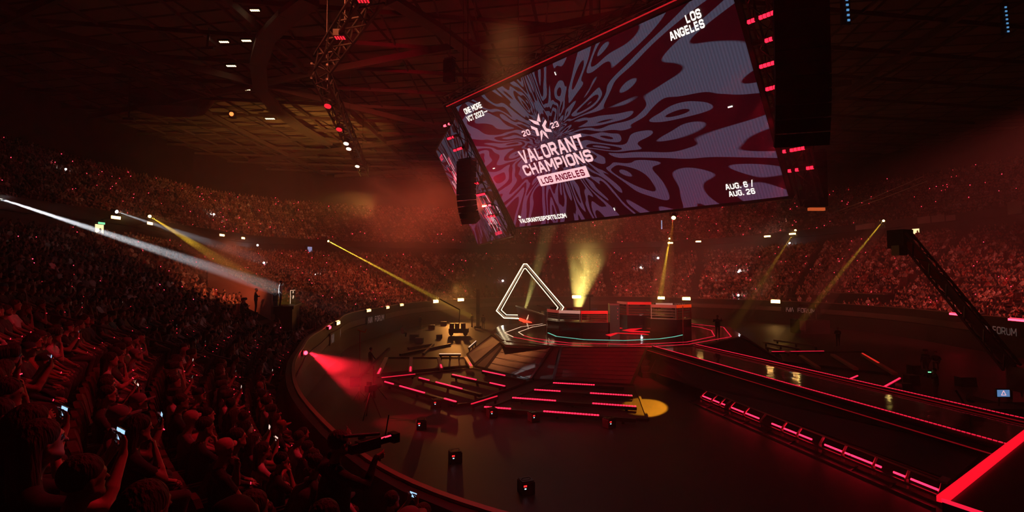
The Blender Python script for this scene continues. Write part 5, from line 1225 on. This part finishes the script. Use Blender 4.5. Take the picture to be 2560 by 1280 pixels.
t = thing('underside_glow', (16.496, 27.000, 10.288), 'glowing bar for the orange light under the loudspeaker block right of the screen', 'added glow'); mb = MB(); mb.bar((16.084, 27.000, 10.288), (16.952, 27.000, 10.288), .16, .16); mb.build('bar', mat('orange_light_glow', (.5, .2, .1), .5, emit=(1, .16, .04), strength=.6), t)  # glowing bar added for the orange light on the block's underside
tr = [(-7.406, 26.204, 22.000), (-13.706, 35.525, 22.000), (-14.425, 36.789, 22.000), (-21.729, 73.221, 22.000)]
M_whitelamp = mat('truss_lamp_white', (.5, .5, .5), .4, emit=(1, .80, .62), strength=2.0, sample=False); M_redlamp = mat('truss_lamp_red', (.3, .05, .05), .4, emit=(1, .02, .04), strength=1.2, sample=False)
for i, (a, b2, lab) in enumerate(((tr[0], tr[1], 'black lighting truss running in from the top edge of the picture'), (tr[2], tr[3], 'black lighting truss with pale round lamps running off to the hazy roof edge'))):
    t = thing('lighting_truss', a, lab, 'truss'); mb = MB(); mb.truss(a, b2, 1.1, .07, 1.4); mb.build('chords', M_black, t)
    for f in (.1, .5, .9): p = Vector(a).lerp(Vector(b2), f); MB().tube([p, (p.x, p.y, 29.6)], .03, 6).build('hoist_chain', M_black, t)
for k, (f, m_, nm) in enumerate(((.12, M_redlamp, 'red lamp on the roof truss nearest its near end'), (.30, M_redlamp, 'red lamp, second along the far roof truss'), (.44, M_whitelamp, 'pale round lamp, first of three bright ones along the far roof truss'), (.50, M_whitelamp, 'pale round lamp, second of three bright ones along the far roof truss'), (.74, M_whitelamp, 'pale round lamp, third and last of three bright ones along the roof truss'))):
    p = Vector(tr[2]).lerp(Vector(tr[3]), f); t = thing('truss_lamp', tuple(p), nm, 'stage light'); mb = MB(); mb.tube([p + Vector((0, 0, -.72)), p + Vector((0, -.2, -1.2))], .32, 12); mb.tube([p + Vector((0, 0, -.58)), p + Vector((0, 0, -.8))], .05, 6); mb.build('can', M_black, t); mb = MB(); mb.tube([p + Vector((0, -.21, -1.2)), p + Vector((0, -.23, -1.25))], .28, 12); mb.build('lens', m_, t)
for px, py, nm in ((908, 2, 'red grid lamp at the top picture edge on the near truss'), (850, 95, 'red grid lamp low on the near roof truss')):
    p = Vector((-28.468, 27.172, 22.000)) if False else None
    d = {908: (-7.866, 25.837, 21.200), 850: (-10.507, 29.951, 21.200)}[px]; t = thing('truss_lamp', d, nm, 'stage light'); mb = MB(); mb.box((d[0], d[1], d[2] + .25), (.7, .5, .4)); mb.build('can', M_black, t); mb = MB()
    for i in range(4):
        for j in range(3): mb.box((d[0] - .24 + .16 * i, d[1] - .14 + .14 * j, d[2]), (.09, .09, .04))
    mb.build('lens', M_redlamp, t)
# odd things hung from the roof
q = (-39.598, 70.000, 29.614); t = thing('hanging_lantern', q, 'orange glowing lantern hanging on a wire under the roof', 'lamp'); mb = MB(); mb.box(q, (.8, .6, 1.0)); mb.build('cage', M_metal, t); mb = MB(); mb.ball((q[0], q[1] - .32, q[2]), .3, 10); mb.build('glow', mat('lantern_glow', (.4, .2, .1), .4, emit=(1, .22, .05), strength=2.5), t); mb = MB(); mb.tube([q, (q[0], q[1], 30)], .03, 6); mb.build('wire', M_metal, t)
q = (-42.630, 66.000, 32.265); t = thing('flood_lamp', q, 'pair of orange-lit flood lamps on a roof catwalk at upper left', 'lamp')
for dx in (-.45, .45): mb = MB(); mb.box((q[0] + dx, q[1], q[2]), (.75, .3, .7), .4); f_ = mb.build('lamp_face', mat('flood_face', (.6, .4, .25), .5, emit=(1, .28, .06), strength=.35, sample=False), t)
mb = MB(); mb.tube([q, (q[0], q[1], 30)], .04, 6); mb.build('hanger', M_metal, t)
t = thing('roof_canopy', (-45.500, 66.000, 29.492), 'large dim oval canopy hung under the roof at upper left', 'canopy'); c = (-45.504, 66.000, 29.655); mb = MB(); N_ = 40
mb.hexa([(c[0] + 5.5 * math.cos(2 * pi * k / N_), c[1] + 3.4 * math.sin(2 * pi * k / N_), c[2] + 1.0) for k in range(N_)], [(c[0] + 4.2 * math.cos(2 * pi * k / N_), c[1] + 2.4 * math.sin(2 * pi * k / N_), c[2] - .9) for k in range(N_)]); mb.build('dish', M_beam, t)
mb = MB()
for k in range(4): a = k * pi / 2 + .4; mb.tube([(c[0] + 4.6 * math.cos(a), c[1] + 2.8 * math.sin(a), c[2] + 1.0), (c[0] + 4.6 * math.cos(a), c[1] + 2.8 * math.sin(a), 30)], .04, 6)
mb.build('hanger', M_metal, t)
for a, b2, lab in (((-46.593, 60.000, 31.121), (-46.568, 60.000, 25.834), 'thin vertical pole hanging from a catwalk at upper left'), ((-28.456, 46.000, 29.406), (-28.607, 46.000, 27.991), 'short red-lit pole hanging from the roof left of the roof lamps')):
    t = thing('hanging_pole', b2, lab, 'pole'); mb = MB(); mb.tube([a, b2], .12, 8); mb.tube([a, (a[0], a[1], 30)], .05, 6); mb.build('pole', M_metal, t); mb = MB(); mb.box(b2, (1.3, .3, .25)); mb.build('foot_plate', M_metal, t)
mb = MB(); mb.truss((-41.746, 50.000, 29.104), (-36.539, 60.000, 29.041), 1.0, .06); t = tag(mb.build('catwalk', M_beam), 'dark lattice catwalk under the roof leading to the flood lamps', 'catwalk')
mb = MB(); mb.truss((-48.738, 60.000, 29.635), (-44.068, 80.000, 32.049), .5, .06, 2.); t = tag(mb.build('catwalk', M_beam), 'dark lattice catwalk lower at upper left behind the oval canopy', 'catwalk')
for a, b2, lab in (((45.004, 70.000, 15.595), (49.823, 60.000, 18.829), 'upper of two thin amber-lit cables crossing the dark upper right'), ((46.699, 70.000, 15.878), (50.286, 60.000, 18.245), 'lower of two thin amber-lit cables crossing the dark upper right')):
    mb = MB(); mb.tube([a, Vector(a).lerp(Vector(b2), .5) + Vector((0, 0, -.15)), b2], .05, 6); t = tag(mb.build('cable', M_alu), lab, 'cable')
q = (21.078, 66.000, 12.687); t = thing('camera_rig', q, 'small amber-lit camera rig hanging below the right half of the screen', 'camera rig'); mb = MB(); mb.bar((q[0] - 1.4, q[1], q[2]), (q[0] + 1.4, q[1], q[2] - .05), .18); mb.box((q[0] - .6, q[1], q[2] + .1), (.8, .4, .35)); mb.build('arm', M_alu, t); mb = MB(); mb.tube([q, (q[0], q[1], 30)], .02, 6); mb.build('wire', M_metal, t)
mb = MB()
for k in range(7): mb.box((q[0] - 1.25, q[1], q[2] + .35 + k * .17), (.08, .08, .1))
mb.build('blue_leds', mat('blue_led', (.1, .1, .3), .4, emit=(.4, .6, 1), strength=1.6, sample=False), t)
for x0, lab in ((2118, 'column of blue lights at the top edge right of the loudspeaker column'), (2518, 'column of small blue lights at the top right corner')):
    d = {2118: (20.571, 30.000, 23.402), 2518: (38.446, 38.000, 26.707)}[x0]; t = thing('indicator_panel', d, lab, 'light panel'); mb = MB(); mb.box((d[0], d[1] + .2, d[2]), (.5, .2, 2.6)); mb.tube([(d[0], d[1] + .2, d[2]), (d[0], d[1] + .2, 30)], .03, 6); mb.build('backing', M_black, t); mb = MB()
    for k in range(7): mb.box((d[0] + .02 * k, d[1] + .08, d[2] + .9 - k * .32), (.14, .06, .12))
    mb.build('lights', mat('blue_lights', (.05, .1, .2), .4, emit=(.12, .38, .75), strength=.8, sample=False), t)

# ------------------------------------------------------------------ gear and crew on the arena floor
M_rled = mat('lamp_red_digit', (.2, .02, .02), .4, emit=(1, .02, .02), strength=2.5, sample=False); M_bled = mat('lamp_blue_dot', (.1, .2, .3), .4, emit=(.45, .85, 1), strength=3, sample=False)
first = None
for k, (q, lab) in enumerate((((-3.957, 22.090, 0.000), 'black lamp box with red digits left of the centre mat, second nearest the left battens'), ((-2.031, 18.171, 0.000), 'black lamp box with red digits on the bare floor, middle of the nearer three'), ((0.429, 15.615, 0.000), 'black lamp box with red digits nearest the bottom edge'),
        ((-3.862, 25.714, 0.000), 'black lamp box just below the lowest left batten'), ((-0.947, 23.965, 0.000), 'black lamp box under the left end of the longest red batten'), ((0.994, 23.305, 0.000), 'black lamp box under the middle of the longest red batten'), ((4.281, 22.322, 0.000), 'black lamp box below the right end of the longest red batten'))):
    if first is None:
        t = thing('floor_lamp_box', q, lab, 'stage light', 'lamp boxes on the bare floor', .25); first = t
        mb = MB(); mb.box((0, 0, .19), (.44, .42, .38)); mb.build('case', M_black, t, local=True, bevel=.02)
        mb = MB(); mb.box((0, 0, .40), (.38, .36, .03)); mb.tube([(-.15, 0, .42), (-.1, 0, .46), (.1, 0, .46), (.15, 0, .42)], .012, 6); mb.build('lid', M_blackgloss, t, local=True)
        for i in range(3): mb = MB(); mb.box((-.14 + .035 * i, -.215, .29), (.024, .01, .05)); mb.build('red_digit', M_rled, t, local=True)
        mb = MB(); mb.box((-.10, -.215, .21), (.05, .01, .025)); mb.build('blue_indicator', M_bled, t, local=True)
    else: t = copy_tree(first); t.location = q; t.rotation_euler = (0, 0, .25 + .05 * k); tag(t, lab)
# T stand
q = (-8.221, 27.205, 0.000); t = thing('lamp_stand', q, 'tall thin T stand lit amber at its top on the left floor', 'stand')
mb = MB(); mb.tube([q, (q[0], q[1], 3.7)], .035, 8); mb.build('pole', M_rail, t); mb = MB(); mb.bar((q[0] - .12, q[1], 3.75), (q[0] + .28, q[1], 3.62), .06); mb.bar((q[0] + .28, q[1], 3.62), (q[0] + .34, q[1], 3.8), .05); mb.build('crossbar', mat('amber_light_tint', (.7, .5, .15), .4), t)  # amber light at the top is painted into the crossbar colour
mb = MB()
for k in range(3): a = k * 2.1; mb.tube([(q[0], q[1], .5), (q[0] + .45 * math.cos(a), q[1] + .45 * math.sin(a), .02)], .02, 6)
mb.build('tripod', M_metal, t)
def tripod_cam(label, p, rz, h=1.45, mon=False):
    t = thing('tripod_camera', p, label, 'camera', None, rz); mb = MB(); mb.box((0, .05, h + .18), (.26, .62, .30)); mb.build('camera_body', M_black, t, local=True, bevel=.02)
    mb = MB(); mb.tube([(0, .36, h + .18), (0, .72, h + .18)], .11, 12); mb.build('lens', M_blackgloss, t, local=True)
    mb = MB(); mb.box((0, -.1, h + .42), (.22, .08, .16)); mb.build('viewfinder', M_black, t, local=True)
    for k in range(3): a = k * 2.1 + .5; mb = MB(); mb.tube([(0, 0, h), (.5 * math.cos(a), .5 * math.sin(a), .0)], .028, 8); mb.build('tripod_leg', M_metal, t, local=True)
    mb = MB(); mb.tube([(.1, -.3, h + .1), (.28, -.75, h - .05)], .015, 6); mb.build('pan_bar', M_metal, t, local=True); return t
q = (32.743, 55.422, 1.620); t = thing('camera_platform', (34.6, 58.6, 0), 'box platform lit dull amber under the big camera at the right bowl wall', 'platform'); mb = MB(); mb.box((35.2, 59.4, .8), (3.4, 2.2, 1.6)); mb.build('box', M_wall, t); mb = MB(); mb.box((33.7, 58.27, 1.0), (.7, .04, 1.1)); mb.build('lit_face_sheet', M_panel, t)  # paler sheet paints the light on the platform's front left face
tripod_cam('large broadcast camera on the box platform at the right bowl wall', (34.6, 59.0, 1.6), .9, 1.5)
person((35.9, 59.3, 1.6), 1.0, 'shoulder_camera', 'black', 'cap', .024, 'person in black operating the large camera on the box platform', hh=.02)
person((31.3, 48.3, 0), 2.4, 'arms_folded', 'black', 'cap', .024, 'person in black with a cap standing on the floor right of the stage', hh=.02, capc='red')
person((22.3, 26.6, 0), 1.2, 'stand_film', 'black', 'short', .024, 'person in black with a steadied camera standing just beyond the runway', hh=.02)
mb = MB(); mb.box((22.1, 26.95, 1.55), (.3, .4, .25), .2); mb.box((22.1, 26.74, 1.62), (.18, .02, .05), .2); t = tag(mb.build('handheld_camera', M_black), 'handheld camera carried just beyond the runway', 'camera')
tag(MB().box((22.1, 26.70, 1.58), (.16, .02, .05)).build('camera_display', M_green), 'small green display on the handheld camera beyond the runway', 'display')
# shoulder camera operator in the near stand
person((-1.78, 5.05, 3.22), -.72, 'shoulder_camera', 'black', 'short', .012, 'person in black shouldering a video camera at the near rail', hh=.010, scale=1.02)
t = thing('video_camera', (-1.57, 5.16, 4.88), 'bulky black video camera with tiny lit dots on the operator shoulder at the near rail', 'camera', None, -.72)
mb = MB(); mb.box((.05, .22, .0), (.18, .55, .24)); mb.box((.05, -.12, .0), (.16, .2, .2)); mb.build('camera_body', M_black, t, local=True, bevel=.015); mb = MB(); mb.tube([(.05, .48, .0), (.05, .82, .0)], .085, 14); mb.box((.05, .88, .0), (.24, .16, .2)); mb.build('lens', M_blackgloss, t, local=True)
mb = MB(); mb.box((-.16, .2, .12), (.14, .1, .12)); mb.bar((-.08, .2, .1), (0, .2, .1), .03); mb.build('viewfinder', M_black, t, local=True); mb = MB(); mb.tube([(.05, .5, .16), (.05, -.35, .30)], .035, 8); mb.build('microphone', M_black, t, local=True); mb = MB(); mb.tube([(.1, .62, .1), (.14, .68, .55)], .014, 6); mb.build('antenna', M_black, t, local=True)
mb = MB(); mb.ball((-.05, .1, .10), .008, 6); mb.build('green_dot', M_green, t, local=True); mb = MB(); mb.ball((-.05, -.02, .04), .007, 6); mb.build('blue_dot', M_bled, t, local=True); mb = MB()
for k in range(4): mb.bar((.12 + .0 * k, .45 + .1 * k, .13), (.15, .52 + .1 * k, .15), .014)
mb.build('matte_bar', M_frame, t, local=True)
t.scale = (.48, .48, .48)
# crane with its dolly on the right
t = thing('camera_crane', (24.6, 26.2, 0), 'long camera crane arm rising from the right floor in front of the crowd', 'crane')
mb = MB(); mb.truss((25.4, 25.6, 2.0), (23.6, 30.0, 9.1), .55, .05); mb.bar((25.4, 25.6, 2.0), (24.3, 28.3, 6.4), .34); mb.build('arm', M_metal, t); mb = MB(); mb.bar((24.3, 28.3, 6.3), (23.7, 29.8, 8.7), .42, .30); mb.build('upper_arm', mat('red_light_tint', (.42, .07, .05), .6), t)  # red light on the upper arm is put into its base colour
mb = MB(); mb.box((23.5, 30.2, 8.9), (1.0, .9, 1.1), .4); mb.box((23.2, 29.9, 8.2), (.5, .6, .6)); mb.build('camera_head', M_black, t); mb = MB(); mb.box((25.6, 25.2, 1.5), (.9, .9, 1.2)); mb.build('counterweight', M_black, t); mb = MB(); mb.tube([(25.3, 25.7, 0.4), (25.3, 25.7, 2.1)], .12, 10); mb.build('column', M_metal, t)
mb = MB(); mb.box((25.2, 25.8, .3), (2.4, 1.6, .25)); mb.build('dolly', M_black, t)
for sx in (-1, 1):
    for sy in (-1, 1): mb = MB(); mb.tube([(25.2 + sx, 25.8 + sy * .85 - .08, .22), (25.2 + sx, 25.8 + sy * .85 + .08, .22)], .22, 14); mb.build('wheel', M_black, t)
t = thing('monitor_cart', (22.9, 23.2, 0), 'wheeled cart with a bright blue monitor right of the runway', 'cart')
q = (21.940, 22.500, 1.423); mb = MB(); mb.box((q[0] - .3, 22.8, .55), (2.6, 1.0, .5)); mb.tube([(q[0] - 1.5, 22.8, .8), (q[0] - 1.9, 22.8, 1.5)], .04, 6); mb.tube([(q[0], 22.8, .8), (q[0], 22.75, q[2])], .04, 6); mb.build('frame', M_black, t); mb = MB(); mb.box((q[0], 22.6, q[2]), (.64, .06, .40)); mb.build('monitor', M_black, t)
mb = MB(); mb.box((q[0], 22.56, q[2]), (.55, .01, .30)); mb.build('display', mat('monitor_blue', (.1, .1, .2), .4, emit=(.10, .22, .46), strength=1.), t)
mb = MB(); p3_ = [(q[0] - .10, q[2] - .08), (q[0] + .10, q[2] - .08), (q[0], q[2] + .12)]
for i in range(3): a, b2 = p3_[i], p3_[(i + 1) % 3]; mb.bar((a[0], 22.55, a[1]), (b2[0], 22.55, b2[1]), .025, .01, up=(0, 1, 0))
mb.build('triangle_picture', mat('monitor_pink', (.2, .1, .1), .4, emit=(1, .55, .62), strength=1., sample=False), t)
for sx in (-1.3, .8):
    mb = MB(); mb.tube([(q[0] + sx, 22.2, .25), (q[0] + sx, 22.36, .25)], .25, 14); mb.build('wheel', M_black, t)
person((24.2, 23.6, 0), 2.2, 'walk', 'black', 'short', .024, 'person in black behind the monitor cart at the right edge', hh=.02)
person((27.5, 33.5, 0), 2.0, 'stand', 'charcoal', 'curly', .024, 'person in charcoal standing deep in the dark right floor under the crane', hh=.02)
person((30.5, 36.2, 0), 2.3, 'lean', 'black', 'short', .024, 'crouching person in black at the dark right bowl wall', hh=.02)
for k, (q, s_, lab) in enumerate((((27.570, 30.671, 0.000), (.9, .6, .55), 'wide black case beyond the runway, left of the crane dolly'), ((24.562, 31.010, 0.000), (.6, .6, .6), 'black monitor wedge on the red floor, middle one of three'), ((22.219, 28.589, 0.000), (.6, .6, .6), 'black monitor wedge at the runway edge, nearest of three'), ((27.466, 34.439, 0.000), (.6, .6, .6), 'black monitor wedge on the red floor, farthest of three'))):
    t = thing('floor_case', q, lab, 'case'); mb = MB(); mb.hexa([(q[0] - s_[0] / 2, q[1] - s_[1] / 2, 0), (q[0] + s_[0] / 2, q[1] - s_[1] / 2, 0), (q[0] + s_[0] / 2, q[1] + s_[1] / 2, 0), (q[0] - s_[0] / 2, q[1] + s_[1] / 2, 0)], [(q[0] - s_[0] / 2, q[1] - s_[1] / 3, s_[2]), (q[0] + s_[0] / 2, q[1] - s_[1] / 3, s_[2]), (q[0] + s_[0] / 2, q[1] + s_[1] / 2, s_[2]), (q[0] - s_[0] / 2, q[1] + s_[1] / 2, s_[2])]); mb.build('case_body', M_black, t)
    mb = MB(); mb.bar((q[0] - .1, q[1] - s_[1] / 2, s_[2] * .6), (q[0] + .1, q[1] - s_[1] / 2, s_[2] * .6), .03); mb.build('handle', M_metal, t)
# left rear floor
t = thing('drum_cart', (-6.061, 57.297, 0.000), 'dark cart loaded with gear and a thin mast on the rear left floor', 'cart'); q = (-6.061, 57.297, 0.000)
mb = MB(); mb.box((q[0], q[1], .55), (2.2, 1.2, .5)); mb.build('bed', M_black, t); mb = MB()
for dx in (-.8, -.2, .5): mb.tube([(q[0] + dx, q[1], .8), (q[0] + dx, q[1], 1.35)], .28, 14)
mb.build('drums', M_black, t); mb = MB(); mb.tube([(q[0], q[1], .8), (q[0] + .1, q[1], 2.9)], .05, 6); mb.bar((q[0] + .1, q[1], 2.9), (q[0] - 2.3, q[1] + .5, 4.1), .12); mb.build('mast', M_metal, t)
for dx in (-.8, .8): mb = MB(); mb.tube([(q[0] + dx, q[1] - .6, .25), (q[0] + dx, q[1] - .45, .25)], .25, 14); mb.build('wheel', M_black, t)
for k, (q, s_, lab) in enumerate((((-10.270, 52.938, 0.000), .9, 'dark box on the rear left floor, upper left of two touching'), ((-9.291, 50.384, 0.000), .8, 'dark box on the rear left floor, lower right of two touching'), ((-10.217, 63.879, 0.000), .8, 'dark box on the rear left floor near the far wall'), ((-9.339, 68.611, 0.000), .8, 'dark box on the rear left floor, farthest from camera'), ((-7.860, 54.315, 0.000), .6, 'small box with an amber-lit top on the rear left floor'))):
    t = thing('floor_box', q, lab, 'box'); mb = MB(); mb.box((q[0], q[1], s_ * .32), (s_, s_ * .8, s_ * .64)); mb.build('box_body', M_black, t, bevel=.02); mb = MB(); mb.box((q[0], q[1], s_ * .66), (s_ * .96, s_ * .76, .04)); mb.build('lid', M_panel if k == 4 else M_metal, t)  # the small box's paler lid paints the light on its top
person((-11.692, 63.879, 0.000), -.6, 'arms_folded', 'black', 'short', .03, 'person in black standing guard on the rear left floor by the bowl wall', hh=.024)
person((-3.688, 64.372, 0.000), .4, 'stand', 'black', 'short', .03, 'person in black standing right of the gear cart, near the arch', hh=.024)
person((-5.287, 66.423, 0.000), .8, 'walk', 'black', 'cap', .03, 'person in black with cap walking left of the amber post', hh=.024)
person(((-12.152, 55.766, 0.000)[0], (-12.152, 55.766, 0.000)[1], -.1), -1.0, 'rest', 'red', 'short', .03, 'person in red seated on the rear left floor left of the dark boxes', hh=.024)
person((-9.665, 34.439, 0.000), -.9, 'walk', 'black', 'short', .024, 'person in black moving past the dark mat on the left floor', hh=.02)
person((-14.569, 40.606, 0.000), -.9, 'stand', 'black', 'short', .024, 'person in black standing in the red haze by the left bowl wall', hh=.02)
person((16.2, 39.6, DZ), 2.6, 'shoulder_camera', 'black', 'short', .022, 'person in black filming on the stage in front of the right player desks', hh=.02)
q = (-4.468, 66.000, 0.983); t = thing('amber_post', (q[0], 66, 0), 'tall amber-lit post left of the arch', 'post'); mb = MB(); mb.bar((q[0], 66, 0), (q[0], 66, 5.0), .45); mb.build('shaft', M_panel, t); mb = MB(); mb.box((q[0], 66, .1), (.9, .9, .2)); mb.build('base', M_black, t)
q = (-7.425, 27.205, 0.000); t = thing('camera_jib', q, 'tangled dark jib and tripod with glints on the left floor beside the T stand', 'crane'); mb = MB(); mb.tube([(q[0], q[1], .1), (q[0], q[1], 1.6)], .08, 8); mb.build('column', M_metal, t); mb = MB(); mb.bar((q[0] - .5, q[1] - 1.2, 1.4), (q[0] + .2, q[1] + 2.4, 2.4), .14); mb.build('arm', M_metal, t); mb = MB(); mb.box((q[0] - .55, q[1] - 1.4, 1.3), (.5, .4, .5)); mb.build('weights', M_black, t)
for k in range(3): a = k * 2.1; mb = MB(); mb.tube([(q[0], q[1], .9), (q[0] + .7 * math.cos(a), q[1] + .7 * math.sin(a), .03)], .035, 6); mb.build('tripod_leg', M_metal, t)
tripod_cam('dark tripod camera on the left floor below the jib', (-6.663, 23.763, 0.000), -.4, 1.2)
# phone torches in the crowd
M_torch = mat('phone_torch', (.6, .6, .6), .4, emit=(.85, .92, 1), strength=40, sample=False)
TORCH = [
    ((-53.03, 58.96, 19.43), 'bright white phone torch alone in the upper left crowd') ,
    ((-49.32, 82.38, 16.99), 'white phone torch in the upper stand right of the exit lamps') ,
    ((-42.31, 83.0, 11.92), 'white phone torch below the two close amber rail lamps') ,
    ((-33.06, 66.63, 8.52), 'white phone torch above the hazy gangway crowd') ,
    ((-28.48, 72.7, 6.95), 'white phone torch in the crowd right of the presenter') ,
    ((-1.7, 92.46, 5.94), 'white phone torch in the dark block left of the arch tip') ,
    ((25.23, 97.96, 8.48), 'white phone torch in the far stand left of the steep amber beam') ,
    ((29.48, 100.88, 10.48), 'white phone torch in the far stand just above the steep beam') ,
    ((39.73, 87.79, 7.52), 'left one of two white phone torches close together in the right stand') ,
    ((40.16, 87.49, 7.51), 'right one of two white phone torches close together in the right stand') ,
    ((51.22, 92.07, 12.87), 'largest white torch in the right stand below an amber rail lamp') ,
    ((35.52, 78.64, 3.78), 'white phone torch in the front row above the right amber wall lamp') ,
]
for q, lab in TORCH:
    t = thing('phone_torch', q, lab, 'phone'); s_ = max(.05, .0019 * q[1]); mb = MB(); mb.box((q[0], q[1] + .03, q[2] - .05), (.08, .012, .16)); mb.build('case', M_phone, t); mb = MB(); mb.ball((q[0], q[1] - .02, q[2]), s_, 8); mb.build('torch', M_torch, t)
# red and amber lamps of the ladders that light the smoke beside them
for v in (7.5, 5.4, 4.4, 3.4, 1.4): spot('ladder_lamp', scr(21.0, v, .4), scr(18.6, v - 2.6, 1.2), 5000, RED, 30, .7, .05)
spot('ladder_lamp', scr(-1.6, 2.5, .5), (-14, 61, 15.0), 42000, (1, .10, .035), 52, .8, .2)
spot('ladder_lamp', scr(-1.4, 4.5, .4), scr(3.5, 3.0, .4), 700, RED, 50, .9, .2)

# ------------------------------------------------------------------ haze in the air of the hall
def volume(name, density, color=(1, 1, 1), aniso=.2):
    m = bpy.data.materials.new(name); m.use_nodes = True; n = m.node_tree.nodes; n.remove(n['Principled BSDF'])
    v = n.new('ShaderNodeVolumeScatter'); v.inputs['Density'].default_value = density; v.inputs['Color'].default_value = (*color, 1); v.inputs['Anisotropy'].default_value = aniso
    m.node_tree.links.new(v.outputs[0], n['Material Output'].inputs['Volume']); return m, v
mv, _ = volume('thin_haze', .005)
mb = MB(); mb.box((5, 48, 8.4), (170, 190, 20.4)); o = mb.build('haze', mv)
tag(o, 'thin stage haze filling the air of the whole hall', 'haze', kind='stuff')
# ---- clouds of denser smoke, each a soft-edged volume of its own
def cloud(name, c, r, dens, scale, label, thr=.45, rz=0.):
    m = bpy.data.materials.new(name); m.use_nodes = True; n = m.node_tree.nodes; l = m.node_tree.links; n.remove(n['Principled BSDF'])
    v = n.new('ShaderNodeVolumeScatter'); v.inputs['Anisotropy'].default_value = .1; tc = n.new('ShaderNodeTexCoord'); nz = n.new('ShaderNodeTexNoise'); nz.inputs['Scale'].default_value = scale; nz.inputs['Detail'].default_value = 3; nz.inputs['Distortion'].default_value = .6
    l.new(tc.outputs['Object'], nz.inputs['Vector']); ln = n.new('ShaderNodeVectorMath'); ln.operation = 'LENGTH'; l.new(tc.outputs['Object'], ln.inputs[0])
    f = n.new('ShaderNodeMapRange'); f.interpolation_type = 'SMOOTHSTEP'; f.inputs[1].default_value = .25; f.inputs[2].default_value = 1.; f.inputs[3].default_value = 1; f.inputs[4].default_value = 0; l.new(ln.outputs['Value'], f.inputs[0])
    g = n.new('ShaderNodeMapRange'); g.interpolation_type = 'SMOOTHSTEP'; g.inputs[1].default_value = thr - .08; g.inputs[2].default_value = thr + .22; l.new(nz.outputs['Fac'], g.inputs[0])
    q = n.new('ShaderNodeMath'); q.operation = 'MULTIPLY'; l.new(f.outputs[0], q.inputs[0]); l.new(g.outputs[0], q.inputs[1]); q2 = n.new('ShaderNodeMath'); q2.operation = 'MULTIPLY'; l.new(q.outputs[0], q2.inputs[0]); q2.inputs[1].default_value = dens
    l.new(q2.outputs[0], v.inputs['Density']); l.new(v.outputs[0], n['Material Output'].inputs['Volume'])
    mb = MB(); mb.ball((0, 0, 0), 1.0, 20); o = mb.build(name, m); o.location = c; o.scale = r; o.rotation_euler = (0, 0, rz); tag(o, label, 'smoke', kind='stuff')
cloud('smoke_plume', (8.6, 62.6, 6.5), (4.8, 3.2, 6.6), .26, 1.9, 'pale smoke plume rising right of the arch', .46)
cloud('smoke_plume', (3.0, 63.0, 6.5), (6.2, 3.0, 7.5), .05, 1.4, 'thin amber smoke around and behind the arch', .42)
cloud('smoke_cloud', (-11.5, 60.0, 15.0), (11.0, 9.0, 6.5), .10, 1.3, 'orange-red smoke cloud hanging left of the side screen', .46)
cloud('smoke_cloud', (-23.0, 38.5, 8.6), (9.0, 4.0, 3.6), .13, 1.3, 'brownish smoke drifting over the left stand under the follow spot', .45)
cloud('smoke_cloud', (13.6, 22.2, 13.2), (2.4, 2.4, 6.0), .16, 1.6, 'red smoke along the light ladder right of the large screen', .44)

cloud('smoke_cloud', (-8.9, 23.6, 2.0), (3.4, 3.6, 1.7), .30, 1.5, 'red fog spreading on the floor from the small lamp on the left wall', .38)
for k, (a, b2, dn) in enumerate(SMOKE):  # denser smoke added round each beam to make the beam show
    a, b2 = Vector(a), Vector(b2); c = (a + b2) / 2; L = (b2 - a).length; m, _ = volume('added_beam_smoke', dn)
    mb = MB(); mb.ball((0, 0, 0), 1.0, 16); o = mb.build('added_beam_smoke', m); o.location = c; w_ = .018 * L + .7; o.scale = (w_, w_, L * .52); o.rotation_mode = 'QUATERNION'; o.rotation_quaternion = (b2 - a).to_track_quat('Z', 'Y')
    tag(o, ['smoke added along the long amber beam left of the arch', 'smoke added along the steep amber beam behind the desks', 'smoke added along the thin amber beam across the right crowd', 'smoke added along the faint amber beam above the right bowl wall', 'smoke added along the dull amber beam over the left stand', 'smoke added along the white beam that reaches the presenter', 'smoke added along the short white beam by the left exit door', 'smoke added along the greenish upward beam behind the arch', 'smoke added under the T stand'][k], 'smoke', kind='stuff')
